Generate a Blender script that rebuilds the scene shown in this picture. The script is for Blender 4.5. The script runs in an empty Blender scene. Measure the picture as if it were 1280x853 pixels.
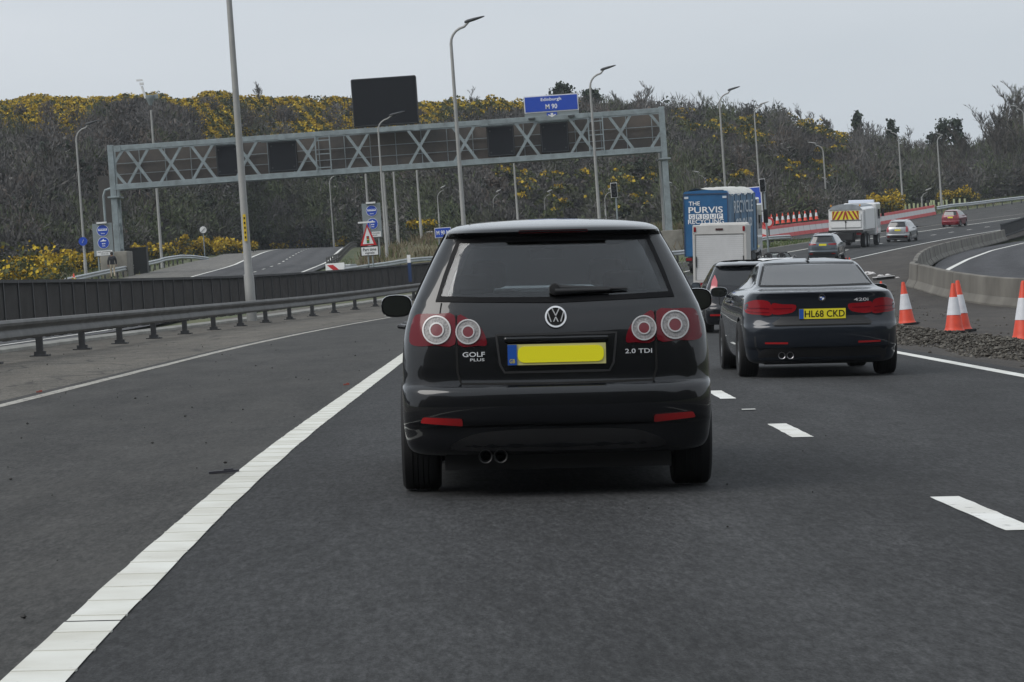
import bpy, bmesh, math, random
import numpy as np
from mathutils import Vector, Matrix
random.seed(7); rng=np.random.default_rng(11)
S=bpy.context.scene; C=S.collection
R=math.radians
# ------------------------------------------------------------------ camera geometry
F=3600.0; RHO=R(4.0); K=0.0472; CAMH=1.19
cr,sr=math.cos(RHO),math.sin(RHO); PIT=math.atan(76.3/F); cp,sp=math.cos(PIT),math.sin(PIT)
def ray(px,py):
    dx,dy=px-640,py-426.5
    xg=dx*cr-dy*sr; yd=dx*sr+dy*cr
    return xg, F*cp-yd*sp, -F*sp-yd*cp
def P(px,py,D):
    x,y,z=ray(px,py); t=D/y
    return Vector((x*t,D,CAMH+z*t))
def pchip(xs,ys):
    xs=np.array(xs,float); ys=np.array(ys,float); h=np.diff(xs); d=np.diff(ys)/h
    m=np.zeros(len(xs)); m[0]=d[0]; m[-1]=d[-1]
    for i in range(1,len(xs)-1):
        if d[i-1]*d[i]>0:
            w1=2*h[i]+h[i-1]; w2=h[i]+2*h[i-1]; m[i]=(w1+w2)/(w1/d[i-1]+w2/d[i])
    def f(x):
        x=min(max(x,xs[0]),xs[-1]); i=min(max(int(np.searchsorted(xs,x,side='right'))-1,0),len(xs)-2)
        t=(x-xs[i])/h[i]; t2=t*t; t3=t2*t
        return float((2*t3-3*t2+1)*ys[i]+(t3-2*t2+t)*h[i]*m[i]+(-2*t3+3*t2)*ys[i+1]+(t3-t2)*h[i]*m[i+1])
    return f
def lin(xs,ys):
    return lambda x: float(np.interp(x,xs,ys))
# ------------------------------------------------------------------ road geometry: a reference line, offsets u to its right
def XR(t): return -1.75+(max(0,t-50)*.0305)**2+.0009*max(0,25-max(t,7))**2
def HD(t): return math.atan(2*.0305**2*max(0,t-50))
ZR=pchip([-80,0,60,90,118,157,162,195,205,232,257,293,340,400,480],[.08,.08,.08,.1,.27,.83,.95,1.62,1.84,2.46,3.02,3.93,5.2,6.8,7.4])
ZS=pchip([-80,40,100,140,170,200,219,250,300,340,380,460],[.3,.4,.5,.95,1.85,2.82,3.4,4.4,5.75,6.35,6.4,5.6])
ZW=pchip([0,60,85,95,104,115,140,170,202,225,260,300,400],[-.75,-.75,-.69,-.38,-.1,.02,.3,.62,.95,1.3,2.2,3.4,6])
WX=pchip([0,60,85,95,104,115,140,170,202,225,260,300,400],[19,17.6,15.2,14.47,14.68,16.2,20.0,25.2,31.8,37.7,48.2,62.5,105])
def U2XY(t,u):
    h=HD(t); return XR(t)+u*math.cos(h), t-u*math.sin(h)
def XY2U(x,y):
    t=y; u=0
    for _ in range(5):
        h=HD(t); u=(x-XR(t))*math.cos(h)-(y-t)*math.sin(h); t=y+u*math.sin(h)
    return t,u
def Zg(x,y):
    t,u=XY2U(x,y)
    base=ZR(t)
    kk=K*u
    UL=-9-21*min(1,max(0,(y-195)/45))
    zin=lambda: (.18+.0107*(y-125)) if y>85 else -.25-.002*(85-y)
    if u>=8:
        x8=x-(u-8)/math.cos(HD(t)); xw=WX(y)
        if x<xw:
            a=(x-x8)/max(.3,xw-x8); return (base-K*8)*(1-a)+ZW(y)*a
        if x<xw+.6:
            a=(x-xw)/.6; return ZW(y)*(1-a)+zin()*a
        return zin()+min(1,max(0,(u-45)/60))*max(0,base-zin())
    if u>=UL: return base-kk
    xs=-13.0
    def slip():
        if x<-29: return ZS(y)-.033*(-29+18)+.03*min(60,-29-x)
        return ZS(y)-.033*(x+18)
    if x<=xs: return slip()
    ex,ey=U2XY(t,UL); 
    a=(ex-x)/max(.5,ex-xs); a=min(1,max(0,a)); a=a*a*(3-2*a)
    return (base-K*UL)*(1-a)+(ZS(y)-.033*5)*a
def ground_at(px,py,d0=12,d1=500):
    D=d0; step=2.0
    pr=d0
    while D<d1:
        p=P(px,py,D)
        if p.z<=Zg(p.x,p.y): break
        pr=D; D+=step
    lo,hi=pr,D
    for _ in range(25):
        m=(lo+hi)/2; p=P(px,py,m)
        if p.z<=Zg(p.x,p.y): hi=m
        else: lo=m
    return P(px,py,hi)
def on(px,py,D):
    p=P(px,py,D); return Vector((p.x,p.y,Zg(p.x,p.y)))
# ------------------------------------------------------------------ materials
_M={}
def mat(name,col,rough=.6,metal=0,noise=None,bump=None,coat=0,spec=.5,emit=None,obj=False):
    if name in _M: return _M[name]
    m=bpy.data.materials.new(name); m.use_nodes=True; nt=m.node_tree; b=nt.nodes['Principled BSDF']
    b.inputs['Base Color'].default_value=(*col,1); b.inputs['Roughness'].default_value=rough
    b.inputs['Metallic'].default_value=metal; b.inputs['Coat Weight'].default_value=coat; b.inputs['Coat Roughness'].default_value=.03; b.inputs['Coat IOR'].default_value=1.5
    b.inputs['Specular IOR Level'].default_value=spec
    if emit: b.inputs['Emission Color'].default_value=(*emit[0],1); b.inputs['Emission Strength'].default_value=emit[1]
    if noise or bump:
        tc=nt.nodes.new('ShaderNodeTexCoord'); out=tc.outputs['Object']
    if noise:
        n=nt.nodes.new('ShaderNodeTexNoise'); n.inputs['Scale'].default_value=noise[0]; n.inputs['Detail'].default_value=6; n.inputs['Roughness'].default_value=.65
        nt.links.new(out,n.inputs['Vector'])
        r=nt.nodes.new('ShaderNodeValToRGB'); r.color_ramp.elements[0].position=.3; r.color_ramp.elements[1].position=.7
        c2=noise[2] if len(noise)>2 else tuple(c*(1-noise[1]) for c in col); c1=noise[3] if len(noise)>3 else tuple(min(1,c*(1+noise[1])) for c in col)
        r.color_ramp.elements[0].color=(*c2,1); r.color_ramp.elements[1].color=(*c1,1)
        nt.links.new(n.outputs['Fac'],r.inputs['Fac']); nt.links.new(r.outputs['Color'],b.inputs['Base Color'])
    if bump:
        n=nt.nodes.new('ShaderNodeTexNoise'); n.inputs['Scale'].default_value=bump[0]; n.inputs['Detail'].default_value=5
        nt.links.new(out,n.inputs['Vector']); bp=nt.nodes.new('ShaderNodeBump'); bp.inputs['Strength'].default_value=bump[1]; bp.inputs['Distance'].default_value=bump[2]
        nt.links.new(n.outputs['Fac'],bp.inputs['Height']); nt.links.new(bp.outputs['Normal'],b.inputs['Normal'])
    _M[name]=m; return m
def leafmat(name,cols,rough=.7,spec=.2):
    m=bpy.data.materials.new(name); m.use_nodes=True; nt=m.node_tree; b=nt.nodes['Principled BSDF']
    g=nt.nodes.new('ShaderNodeNewGeometry'); r=nt.nodes.new('ShaderNodeValToRGB')
    e=r.color_ramp.elements
    while len(e)<len(cols): e.new(.5)
    for i,c in enumerate(cols): e[i].position=i/(len(cols)-1); e[i].color=(*c,1)
    nt.links.new(g.outputs['Random Per Island'],r.inputs['Fac']); nt.links.new(r.outputs['Color'],b.inputs['Base Color'])
    b.inputs['Roughness'].default_value=rough; b.inputs['Specular IOR Level'].default_value=spec
    _M[name]=m; return m
def glassmat(name,tint,rough=.02,ior=1.55):
    m=bpy.data.materials.new(name); m.use_nodes=True; nt=m.node_tree; nt.nodes.clear()
    o=nt.nodes.new('ShaderNodeOutputMaterial'); t=nt.nodes.new('ShaderNodeBsdfTransparent'); t.inputs[0].default_value=(*tint,1)
    gl=nt.nodes.new('ShaderNodeBsdfGlossy'); gl.inputs['Roughness'].default_value=rough
    fr=nt.nodes.new('ShaderNodeFresnel'); fr.inputs[0].default_value=ior; mx=nt.nodes.new('ShaderNodeMixShader')
    nt.links.new(fr.outputs[0],mx.inputs[0]); nt.links.new(t.outputs[0],mx.inputs[1]); nt.links.new(gl.outputs[0],mx.inputs[2]); nt.links.new(mx.outputs[0],o.inputs[0])
    _M[name]=m; return m
def asphalt(name,dark,light,lane=None,crack=False,dust=(.2,.19,.17),dustamt=.0,seed=0.0,spark=.5):
    """ribbon UV: x = metres across, y = metres along"""
    m=bpy.data.materials.new(name); m.use_nodes=True; nt=m.node_tree; N=nt.nodes; L=nt.links; b=N['Principled BSDF']
    uv=N.new('ShaderNodeUVMap'); uv.uv_map='UVMap'; tc=N.new('ShaderNodeTexCoord')
    def noise(vec,scale,detail=4,rough=.6,sc=None):
        n=N.new('ShaderNodeTexNoise'); n.inputs['Scale'].default_value=scale; n.inputs['Detail'].default_value=detail; n.inputs['Roughness'].default_value=rough
        if sc:
            mp=N.new('ShaderNodeMapping'); mp.inputs['Scale'].default_value=sc; mp.inputs['Location'].default_value=(seed,seed*2,0); L.new(vec,mp.inputs['Vector']); L.new(mp.outputs[0],n.inputs['Vector'])
        else: L.new(vec,n.inputs['Vector'])
        return n.outputs['Fac']
    def ramp(fac,stops):
        r=N.new('ShaderNodeValToRGB'); e=r.color_ramp.elements
        while len(e)<len(stops): e.new(.5)
        for i,(p,c) in enumerate(stops): e[i].position=p; e[i].color=(*c,1) if isinstance(c,tuple) else (c,c,c,1)
        L.new(fac,r.inputs['Fac']); return r.outputs['Color']
    def mix(mode,fac,a,bb):
        x=N.new('ShaderNodeMix'); x.data_type='RGBA'; x.blend_type=mode
        if isinstance(fac,float): x.inputs['Factor'].default_value=fac
        else: L.new(fac,x.inputs['Factor'])
        if isinstance(a,tuple): x.inputs['A'].default_value=(*a,1)
        else: L.new(a,x.inputs['A'])
        if isinstance(bb,tuple): x.inputs['B'].default_value=(*bb,1)
        else: L.new(bb,x.inputs['B'])
        return x.outputs['Result']
    big=noise(uv.outputs[0],1.0,5,.7,(.45,.05,1))
    col=ramp(big,[(.3,dark),(.7,light)])
    mid=noise(uv.outputs[0],1.0,4,.6,(2.2,.5,1))
    col=mix('MULTIPLY',.8,col,ramp(mid,[(.3,.74),(.7,1.2)]))
    fine=noise(uv.outputs[0],60,3,.8)
    col=mix('MULTIPLY',.75,col,ramp(fine,[(.3,.5),(.5,.95),(.72,1.7)]))
    grain=noise(uv.outputs[0],1.0,3,.8,(34,6.5,1)); g2=noise(uv.outputs[0],1.0,2,.7,(13,2.2,1))
    col=mix('MULTIPLY',.8,col,ramp(g2,[(.33,.78),(.67,1.24)]))
    col=mix('MULTIPLY',.8,col,ramp(grain,[(.36,.52),(.64,1.55)]))
    if lane:   # wheel tracks: smoother darker bands along each lane
        sx=N.new('ShaderNodeSeparateXYZ'); L.new(uv.outputs[0],sx.inputs[0])
        ad=N.new('ShaderNodeMath'); ad.operation='ADD'; ad.inputs[1].default_value=lane[1]; L.new(sx.outputs[0],ad.inputs[0])
        mu=N.new('ShaderNodeMath'); mu.operation='MULTIPLY'; mu.inputs[1].default_value=2*math.pi/lane[0]; L.new(ad.outputs[0],mu.inputs[0])
        co=N.new('ShaderNodeMath'); co.operation='COSINE'; L.new(mu.outputs[0],co.inputs[0])
        ma=N.new('ShaderNodeMapRange'); ma.inputs[1].default_value=-1; ma.inputs[2].default_value=1; ma.inputs[3].default_value=0; ma.inputs[4].default_value=1; L.new(co.outputs[0],ma.inputs[0])
        col=mix('MULTIPLY',.55,col,ramp(ma.outputs[0],[(0,1.18),(.55,1.0),(1,.74)]))
    if dustamt>0:
        d=noise(uv.outputs[0],1.0,6,.75,(.9,.22,1))
        col=mix('MIX',ramp(d,[(.42,.0),(.72,dustamt)]),col,dust)
    # small pale chips
    v=N.new('ShaderNodeTexVoronoi'); v.inputs['Scale'].default_value=3.2; L.new(uv.outputs[0],v.inputs['Vector'])
    col=mix('MIX',ramp(v.outputs['Distance'],[(.0,spark),(.022,.0)]),col,(.3,.29,.27))
    if crack:
        dn=N.new('ShaderNodeTexNoise'); dn.inputs['Scale'].default_value=.7; dn.inputs['Detail'].default_value=5; L.new(uv.outputs[0],dn.inputs['Vector'])
        va=N.new('ShaderNodeVectorMath'); va.operation='ADD'; L.new(uv.outputs[0],va.inputs[0]); L.new(dn.outputs['Color'],va.inputs[1])
        vc=N.new('ShaderNodeTexVoronoi'); vc.feature='DISTANCE_TO_EDGE'; vc.inputs['Scale'].default_value=.33; L.new(va.outputs[0],vc.inputs['Vector'])
        col=mix('MIX',ramp(vc.outputs['Distance'],[(.0,.8),(.02,.0)]),col,(.02,.02,.02))
    L.new(col,b.inputs['Base Color']); b.inputs['Roughness'].default_value=.85; b.inputs['Specular IOR Level'].default_value=.22
    bp=N.new('ShaderNodeBump'); bp.inputs['Strength'].default_value=.6; bp.inputs['Distance'].default_value=.006; L.new(fine,bp.inputs['Height']); L.new(bp.outputs[0],b.inputs['Normal'])
    _M[name]=m; return m
# ------------------------------------------------------------------ object helpers
def tag(o,label=None,cat=None,group=None,kind=None):
    if label: o['label']=label
    if cat: o['category']=cat
    if group: o['group']=group
    if kind: o['kind']=kind
    return o
def empty(name,loc,rot=(0,0,0),label=None,cat=None,group=None):
    o=bpy.data.objects.new(name,None); C.objects.link(o); o.location=loc; o.rotation_euler=rot; o.empty_display_size=.3
    return tag(o,label,cat,group)
def copy_tree(o,parent=None):
    c=o.copy(); C.objects.link(c); c.parent=parent
    for ch in list(o.children): copy_tree(ch,c)
    return c
def _glyphs(s):
    cu=bpy.data.curves.new('t','FONT'); cu.body=s; cu.size=1; cu.offset=.012; cu.resolution_u=3
    o=bpy.data.objects.new('t',cu); C.objects.link(o)
    dg=bpy.context.evaluated_depsgraph_get(); me=bpy.data.meshes.new_from_object(o.evaluated_get(dg))
    v=[(p.co.x,p.co.y) for p in me.vertices]; f=[tuple(p.vertices) for p in me.polygons]
    bpy.data.objects.remove(o); bpy.data.curves.remove(cu); bpy.data.meshes.remove(me)
    return v,f
class MB:
    def __init__(s): s.v=[]; s.f=[]; s.m=[]; s.mi=0; s.uv=None
    def add(s,vs,fs,mi=None):
        b=len(s.v); s.v+= [tuple(v) for v in vs]; s.f+=[tuple(i+b for i in f) for f in fs]; s.m+=[s.mi if mi is None else mi]*len(fs)
    def box(s,c,d,rz=0,mi=None,M=None):
        x,y,z=[k/2 for k in d]; vs=[Vector((a*x,b*y,cc*z)) for a in(-1,1) for b in(-1,1) for cc in(-1,1)]
        rot=Matrix.Rotation(rz,3,'Z') if rz else (M or Matrix.Identity(3)); c=Vector(c)
        s.add([rot@v+c for v in vs],[(0,1,3,2),(4,6,7,5),(0,4,5,1),(2,3,7,6),(0,2,6,4),(1,5,7,3)],mi)
    def bar(s,a,b,w,h=None,mi=None,up=Vector((0,0,1))):
        a=Vector(a);b=Vector(b);d=(b-a).normalized(); h=h or w
        x=d.cross(up); 
        if x.length<1e-4: x=d.cross(Vector((0,1,0)))
        x.normalize(); y=x.cross(d)
        vs=[p+x*(i*w/2)+y*(j*h/2) for p in(a,b) for i,j in((-1,-1),(1,-1),(1,1),(-1,1))]
        s.add(vs,[(3,2,1,0),(4,5,6,7),(0,1,5,4),(1,2,6,5),(2,3,7,6),(3,0,4,7)],mi)
    def tube(s,pts,r,n=8,mi=None,cap=True):
        pts=[Vector(p) for p in pts]; rs=r if isinstance(r,(list,tuple)) else [r]*len(pts)
        t0=(pts[1]-pts[0]).normalized(); x=t0.cross(Vector((0,0,1)))
        if x.length<.01: x=t0.cross(Vector((0,1,0)))
        x.normalize(); vs=[]; 
        for i,p in enumerate(pts):
            t=((pts[min(i+1,len(pts)-1)]-pts[max(i-1,0)])).normalized(); x=(x-t*x.dot(t)).normalized(); y=t.cross(x)
            for k in range(n):
                a=2*math.pi*k/n; vs.append(p+(x*math.cos(a)+y*math.sin(a))*rs[i])
        fs=[(i*n+k,i*n+(k+1)%n,(i+1)*n+(k+1)%n,(i+1)*n+k) for i in range(len(pts)-1) for k in range(n)]
        if cap: fs+=[tuple(range(n-1,-1,-1)),tuple(range((len(pts)-1)*n,len(pts)*n))]
        s.add(vs,fs,mi)
    def lathe(s,prof,o=(0,0,0),ax='z',n=24,mi=None,mis=None):
        vs=[]; o=Vector(o)
        for r,h in prof:
            for k in range(n):
                a=2*math.pi*k/n; c_,s_=r*math.cos(a),r*math.sin(a)
                vs.append(o+Vector({'z':(c_,s_,h),'x':(h,c_,s_),'y':(s_,h,c_)}[ax]))
        for i in range(len(prof)-1):
            s.add([],[],0)
        b=len(s.v); s.v+=[tuple(v) for v in vs]
        for i in range(len(prof)-1):
            for k in range(n):
                s.f.append((b+i*n+k,b+i*n+(k+1)%n,b+(i+1)*n+(k+1)%n,b+(i+1)*n+k)); s.m.append(mis[i] if mis else (s.mi if mi is None else mi))
    def poly(s,pts,mi=None): s.add(pts,[tuple(range(len(pts)))],mi)
    def prism(s,pts2,fn,d0,d1,mi=None):
        """fn(a,b,d)->3D ; outline pts2"""
        n=len(pts2); vs=[fn(a,b,d0) for a,b in pts2]+[fn(a,b,d1) for a,b in pts2]
        s.add(vs,[tuple(range(n)),tuple(range(2*n-1,n-1,-1))]+[(i,i+n,(i+1)%n+n,(i+1)%n) for i in range(n)],mi)
    def text(s,t,o,xd,yd,w=None,h=None,mi=None,nrm=None,ext=0,align='c'):
        v,f=_glyphs(t); x0=min(a for a,b in v);x1=max(a for a,b in v);y0=min(b for a,b in v);y1=max(b for a,b in v)
        h=h or .1; sy=h/(y1-y0); sx=(w/(x1-x0)) if w else sy
        o=Vector(o);xd=Vector(xd).normalized();yd=Vector(yd).normalized()
        ox={'c':(x0+x1)/2,'l':x0,'r':x1}[align]; oy=(y0+y1)/2
        s.add([o+xd*((a-ox)*sx)+yd*((b-oy)*sy) for a,b in v],f,mi)
    def build(s,name,mats,parent=None,smooth=None,bevel=0,loc=None):
        me=bpy.data.meshes.new(name); me.from_pydata(s.v,[],s.f); 
        mats=mats if isinstance(mats,(list,tuple)) else [mats]
        for m in mats: me.materials.append(m)
        me.polygons.foreach_set('material_index',s.m); me.update()
        bm=bmesh.new(); bm.from_mesh(me); bmesh.ops.remove_doubles(bm,verts=bm.verts,dist=1e-5); bmesh.ops.recalc_face_normals(bm,faces=bm.faces); bm.to_mesh(me); bm.free()
        if s.uv:
            pass
        if smooth: me.shade_smooth(); me.set_sharp_from_angle(angle=R(smooth))
        o=bpy.data.objects.new(name,me); C.objects.link(o)
        if parent: o.parent=parent
        if loc is not None: o.location=loc
        if bevel:
            b=o.modifiers.new('b','BEVEL'); b.width=bevel; b.segments=2; b.limit_method='ANGLE'; b.angle_limit=R(40)
        return o
def npmesh(name,V,mats,mi=None,parent=None,nper=4):
    V=np.asarray(V,dtype=np.float32).reshape(-1,3); n=len(V)//nper
    me=bpy.data.meshes.new(name); me.vertices.add(len(V)); me.vertices.foreach_set('co',V.ravel())
    me.loops.add(n*nper); me.loops.foreach_set('vertex_index',np.arange(n*nper,dtype=np.int32))
    me.polygons.add(n); me.polygons.foreach_set('loop_start',np.arange(0,n*nper,nper,dtype=np.int32)); me.polygons.foreach_set('loop_total',np.full(n,nper,dtype=np.int32))
    for m in mats: me.materials.append(m)
    if mi is not None: me.polygons.foreach_set('material_index',np.asarray(mi,dtype=np.int32))
    me.update(); me.validate()
    o=bpy.data.objects.new(name,me); C.objects.link(o)
    if parent: o.parent=parent
    return o
def quads(c,size,flat=None):
    """random-oriented quads at centres c (N,3), size scalar or (N,)"""
    n=len(c); a=rng.normal(size=(n,3)); a/=np.linalg.norm(a,axis=1,keepdims=True); b=rng.normal(size=(n,3)); b-=a*(a*b).sum(1,keepdims=True); b/=np.linalg.norm(b,axis=1,keepdims=True)
    s=(np.ones(n)*size)[:,None]/2; asp=rng.uniform(.5,1,(n,1))
    return np.stack([c-a*s-b*s*asp,c+a*s-b*s*asp,c+a*s*.8+b*s*asp,c-a*s*.8+b*s*asp],1)
def strips(b,d,L,w):
    """thin tapering strips from base b along d"""
    n=len(b); d=d/np.linalg.norm(d,axis=1,keepdims=True); r=rng.normal(size=(n,3)); r-=d*(d*r).sum(1,keepdims=True); r/=np.linalg.norm(r,axis=1,keepdims=True)
    L=(np.ones(n)*L)[:,None]; w=(np.ones(n)*w)[:,None]/2; e=b+d*L
    return np.stack([b-r*w,b+r*w,e+r*w*.3,e-r*w*.3],1)
# ribbon following the reference line
def ribbon(name,t0,t1,dt,u0,u1,m,dz,nu=4,wob=0,parent=None,kind='structure',thick=0):
    ts=np.linspace(t0,t1,max(2,int(round((t1-t0)/dt))+1)); vs=[];uvs=[]
    fu0=u0 if callable(u0) else (lambda t:u0); fu1=u1 if callable(u1) else (lambda t:u1)
    for t in ts:
        a,b=fu0(t)+random.uniform(-wob,wob),fu1(t)+random.uniform(-wob,wob)
        for k in range(nu+1):
            u=a+(b-a)*k/nu; x,y=U2XY(t,u); vs.append((x,y,Zg(x,y)+dz)); uvs.append((u,t))
    n=nu+1; fs=[(i*n+k,i*n+k+1,(i+1)*n+k+1,(i+1)*n+k) for i in range(len(ts)-1) for k in range(nu)]
    return sheet(name,vs,fs,uvs,m,parent,kind,thick)
def sheet(name,vs,fs,uvs,m,parent=None,kind='structure',thick=0):
    me=bpy.data.meshes.new(name); me.from_pydata(vs,[],fs); me.materials.append(m)
    ul=me.uv_layers.new(name='UVMap')
    for l in me.loops: ul.data[l.index].uv=uvs[l.vertex_index]
    me.shade_smooth(); me.update()
    o=bpy.data.objects.new(name,me); C.objects.link(o)
    if parent: o.parent=parent
    if kind: o['kind']=kind
    if thick:
        md=o.modifiers.new('s','SOLIDIFY'); md.thickness=thick; md.offset=1
    return o
def grid_sheet(name,L,Rr,m,dz=0,nu=4,kind='structure'):
    """sheet between two 3-D polylines (equal length)"""
    vs=[];uv=[]; s=0
    for i,(a,b) in enumerate(zip(L,Rr)):
        a=Vector(a);b=Vector(b)
        if i: s+=(a-Vector(L[i-1])).length
        w=(b-a).length
        for k in range(nu+1):
            q=a.lerp(b,k/nu); vs.append((q.x,q.y,q.z+dz)); uv.append((w*k/nu,s))
    n=nu+1
    return sheet(name,vs,[(i*n+k,i*n+k+1,(i+1)*n+k+1,(i+1)*n+k) for i in range(len(L)-1) for k in range(nu)],uv,m,None,kind)
# ------------------------------------------------------------------ world, sun, camera
w=bpy.data.worlds.new('World'); S.world=w; w.use_nodes=True; nt=w.node_tree; bg=nt.nodes['Background']
SUN_EL,SUN_AZ=R(44),R(238)
sky=nt.nodes.new('ShaderNodeTexSky'); sky.sky_type='NISHITA'; sky.sun_disc=False; sky.sun_elevation=SUN_EL; sky.sun_rotation=SUN_AZ; sky.dust_density=3
tc=nt.nodes.new('ShaderNodeTexCoord'); mp=nt.nodes.new('ShaderNodeMapping'); mp.inputs['Scale'].default_value=(1.2,1.2,5)
nz=nt.nodes.new('ShaderNodeTexNoise'); nz.inputs['Scale'].default_value=1.6; nz.inputs['Detail'].default_value=5
nt.links.new(tc.outputs['Generated'],mp.inputs[0]); nt.links.new(mp.outputs[0],nz.inputs['Vector'])
cr_=nt.nodes.new('ShaderNodeValToRGB'); cr_.color_ramp.elements[0].position=.3; cr_.color_ramp.elements[1].position=.72
cr_.color_ramp.elements[0].color=(5.3,5.85,6.4,1); cr_.color_ramp.elements[1].color=(6.6,7.0,7.45,1)
nt.links.new(nz.outputs['Fac'],cr_.inputs['Fac'])
mx=nt.nodes.new('ShaderNodeMix'); mx.data_type='RGBA'; mx.inputs['Factor'].default_value=.95
nt.links.new(sky.outputs[0],mx.inputs['A']); nt.links.new(cr_.outputs[0],mx.inputs['B']); sxyz=nt.nodes.new('ShaderNodeSeparateXYZ'); nt.links.new(tc.outputs['Generated'],sxyz.inputs[0])
mr=nt.nodes.new('ShaderNodeMapRange'); mr.inputs[1].default_value=0; mr.inputs[2].default_value=1; mr.inputs[3].default_value=.98; mr.inputs[4].default_value=1.35; nt.links.new(sxyz.outputs['Z'],mr.inputs[0])   # overcast sky: brighter towards the zenith
vm=nt.nodes.new('ShaderNodeVectorMath'); vm.operation='SCALE'; nt.links.new(mx.outputs['Result'],vm.inputs[0]); nt.links.new(mr.outputs[0],vm.inputs['Scale']); nt.links.new(vm.outputs[0],bg.inputs['Color'])
bg.inputs['Strength'].default_value=.1
sl=bpy.data.lights.new('sun','SUN'); sl.energy=1.7; sl.angle=R(40); sl.color=(1,.97,.93)
so=bpy.data.objects.new('sun',sl); C.objects.link(so); so.rotation_euler=(R(90)-SUN_EL,0,R(180)-SUN_AZ+R(0))
cd=bpy.data.cameras.new('camera'); co=bpy.data.objects.new('camera',cd); C.objects.link(co); S.camera=co
cd.sensor_width=36; cd.lens=36*F/1280; cd.clip_start=.2; cd.clip_end=8000
fw=Vector((0,cp,-sp)); U_=Vector((0,sp,cp)); Rt=Vector((1,0,0)); cx=Rt*cr-U_*sr; cy=Rt*sr+U_*cr
M4=Matrix((( cx.x,cy.x,-fw.x,0),(cx.y,cy.y,-fw.y,0),(cx.z,cy.z,-fw.z,CAMH),(0,0,0,1))); co.matrix_world=M4
S.view_settings.view_transform='Standard'; S.view_settings.look='None'; S.view_settings.exposure=.07; S.view_settings.gamma=1
# ------------------------------------------------------------------ materials
A_main=asphalt('asphalt_main',(.029,.0295,.030),(.042,.0425,.0435),lane=(1.82,-.0),seed=0)
A_sh=asphalt('asphalt_shoulder',(.033,.0325,.031),(.054,.0525,.050),dustamt=.45,dust=(.085,.081,.074),seed=5)
A_edge=asphalt('asphalt_verge',(.078,.072,.063),(.125,.115,.098),crack=True,dustamt=.4,dust=(.16,.14,.115),seed=9)
A_slip=asphalt('asphalt_slip',(.055,.055,.058),(.075,.075,.077),lane=(1.82,0),seed=3,spark=.1)
A_slipE=asphalt('asphalt_slip_edge',(.11,.106,.098),(.16,.152,.138),dustamt=.4,seed=3,spark=.1)
A_res=asphalt('asphalt_reserve',(.035,.031,.028),(.062,.055,.049),dustamt=.35,dust=(.11,.095,.08),seed=13)
A_in=asphalt('asphalt_inner',(.045,.045,.049),(.06,.06,.064),lane=(1.8,0),seed=21,spark=.1)
def paint(name,col,wear,scale=9):
    m=bpy.data.materials.new(name); m.use_nodes=True; nt=m.node_tree; b=nt.nodes['Principled BSDF']; b.inputs['Roughness'].default_value=.7
    uv=nt.nodes.new('ShaderNodeUVMap'); n=nt.nodes.new('ShaderNodeTexNoise'); n.inputs['Scale'].default_value=scale; n.inputs['Detail'].default_value=8; n.inputs['Roughness'].default_value=.75
    nt.links.new(uv.outputs[0],n.inputs['Vector']); r=nt.nodes.new('ShaderNodeValToRGB'); e=r.color_ramp.elements; e[0].position=wear; e[0].color=(.09,.088,.085,1); e[1].position=wear+.12; e[1].color=(*col,1)
    n2=nt.nodes.new('ShaderNodeTexNoise'); n2.inputs['Scale'].default_value=2.0; n2.inputs['Detail'].default_value=4; nt.links.new(uv.outputs[0],n2.inputs['Vector'])
    r2=nt.nodes.new('ShaderNodeValToRGB'); r2.color_ramp.elements[0].position=.3; r2.color_ramp.elements[0].color=(.78,.76,.72,1); r2.color_ramp.elements[1].position=.65; r2.color_ramp.elements[1].color=(1,1,1,1)
    nt.links.new(n2.outputs['Fac'],r2.inputs['Fac'])
    x=nt.nodes.new('ShaderNodeMix'); x.data_type='RGBA'; x.blend_type='MULTIPLY'; x.inputs['Factor'].default_value=1
    nt.links.new(n.outputs['Fac'],r.inputs['Fac']); nt.links.new(r.outputs['Color'],x.inputs['A']); nt.links.new(r2.outputs['Color'],x.inputs['B']); nt.links.new(x.outputs['Result'],b.inputs['Base Color']); return m
P_new=paint('paint_new',(.7,.7,.67),.3); P_rib=paint('paint_ribbed',(.66,.66,.61),.26); P_old=paint('paint_old',(.45,.43,.38),.42); P_faint=paint('paint_faint',(.105,.1,.095),.5,14)
M_grass=mat('grass_ground',(.05,.075,.025),.95,noise=(.35,.5,(.035,.06,.018),(.11,.105,.05)),bump=(3,.6,.1))
M_earth=mat('hill_earth',(.05,.045,.03),.95,noise=(.08,.5,(.022,.024,.017),(.05,.046,.03)))
# ------------------------------------------------------------------ ground sheet
xs=sorted(set([-4000,-2000,-1000,-500,-300,-200,-150]+list(np.arange(-120,160,3.0))+[180,220,280,400,700,1200,2500,4000]))
ys=sorted(set([-2000,-600,-200,-80,-40]+list(np.arange(-20,470,4.0))+[500,560,700,1000,2000,4500]))
vs=[];uv=[]
for y in ys:
    for x in xs:
        xx=min(max(x,-130),150); yy=min(max(y,-40),465)
        tq,uq=XY2U(xx,yy); vs.append((x,y,Zg(xx,yy)-(.5 if 6<uq<18 or (-13<uq<-6 and y<120) else .12))); uv.append((x,y))
nx=len(xs); fs=[(j*nx+i,j*nx+i+1,(j+1)*nx+i+1,(j+1)*nx+i) for j in range(len(ys)-1) for i in range(nx-1)]
sheet('ground',vs,fs,uv,M_grass)
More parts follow.
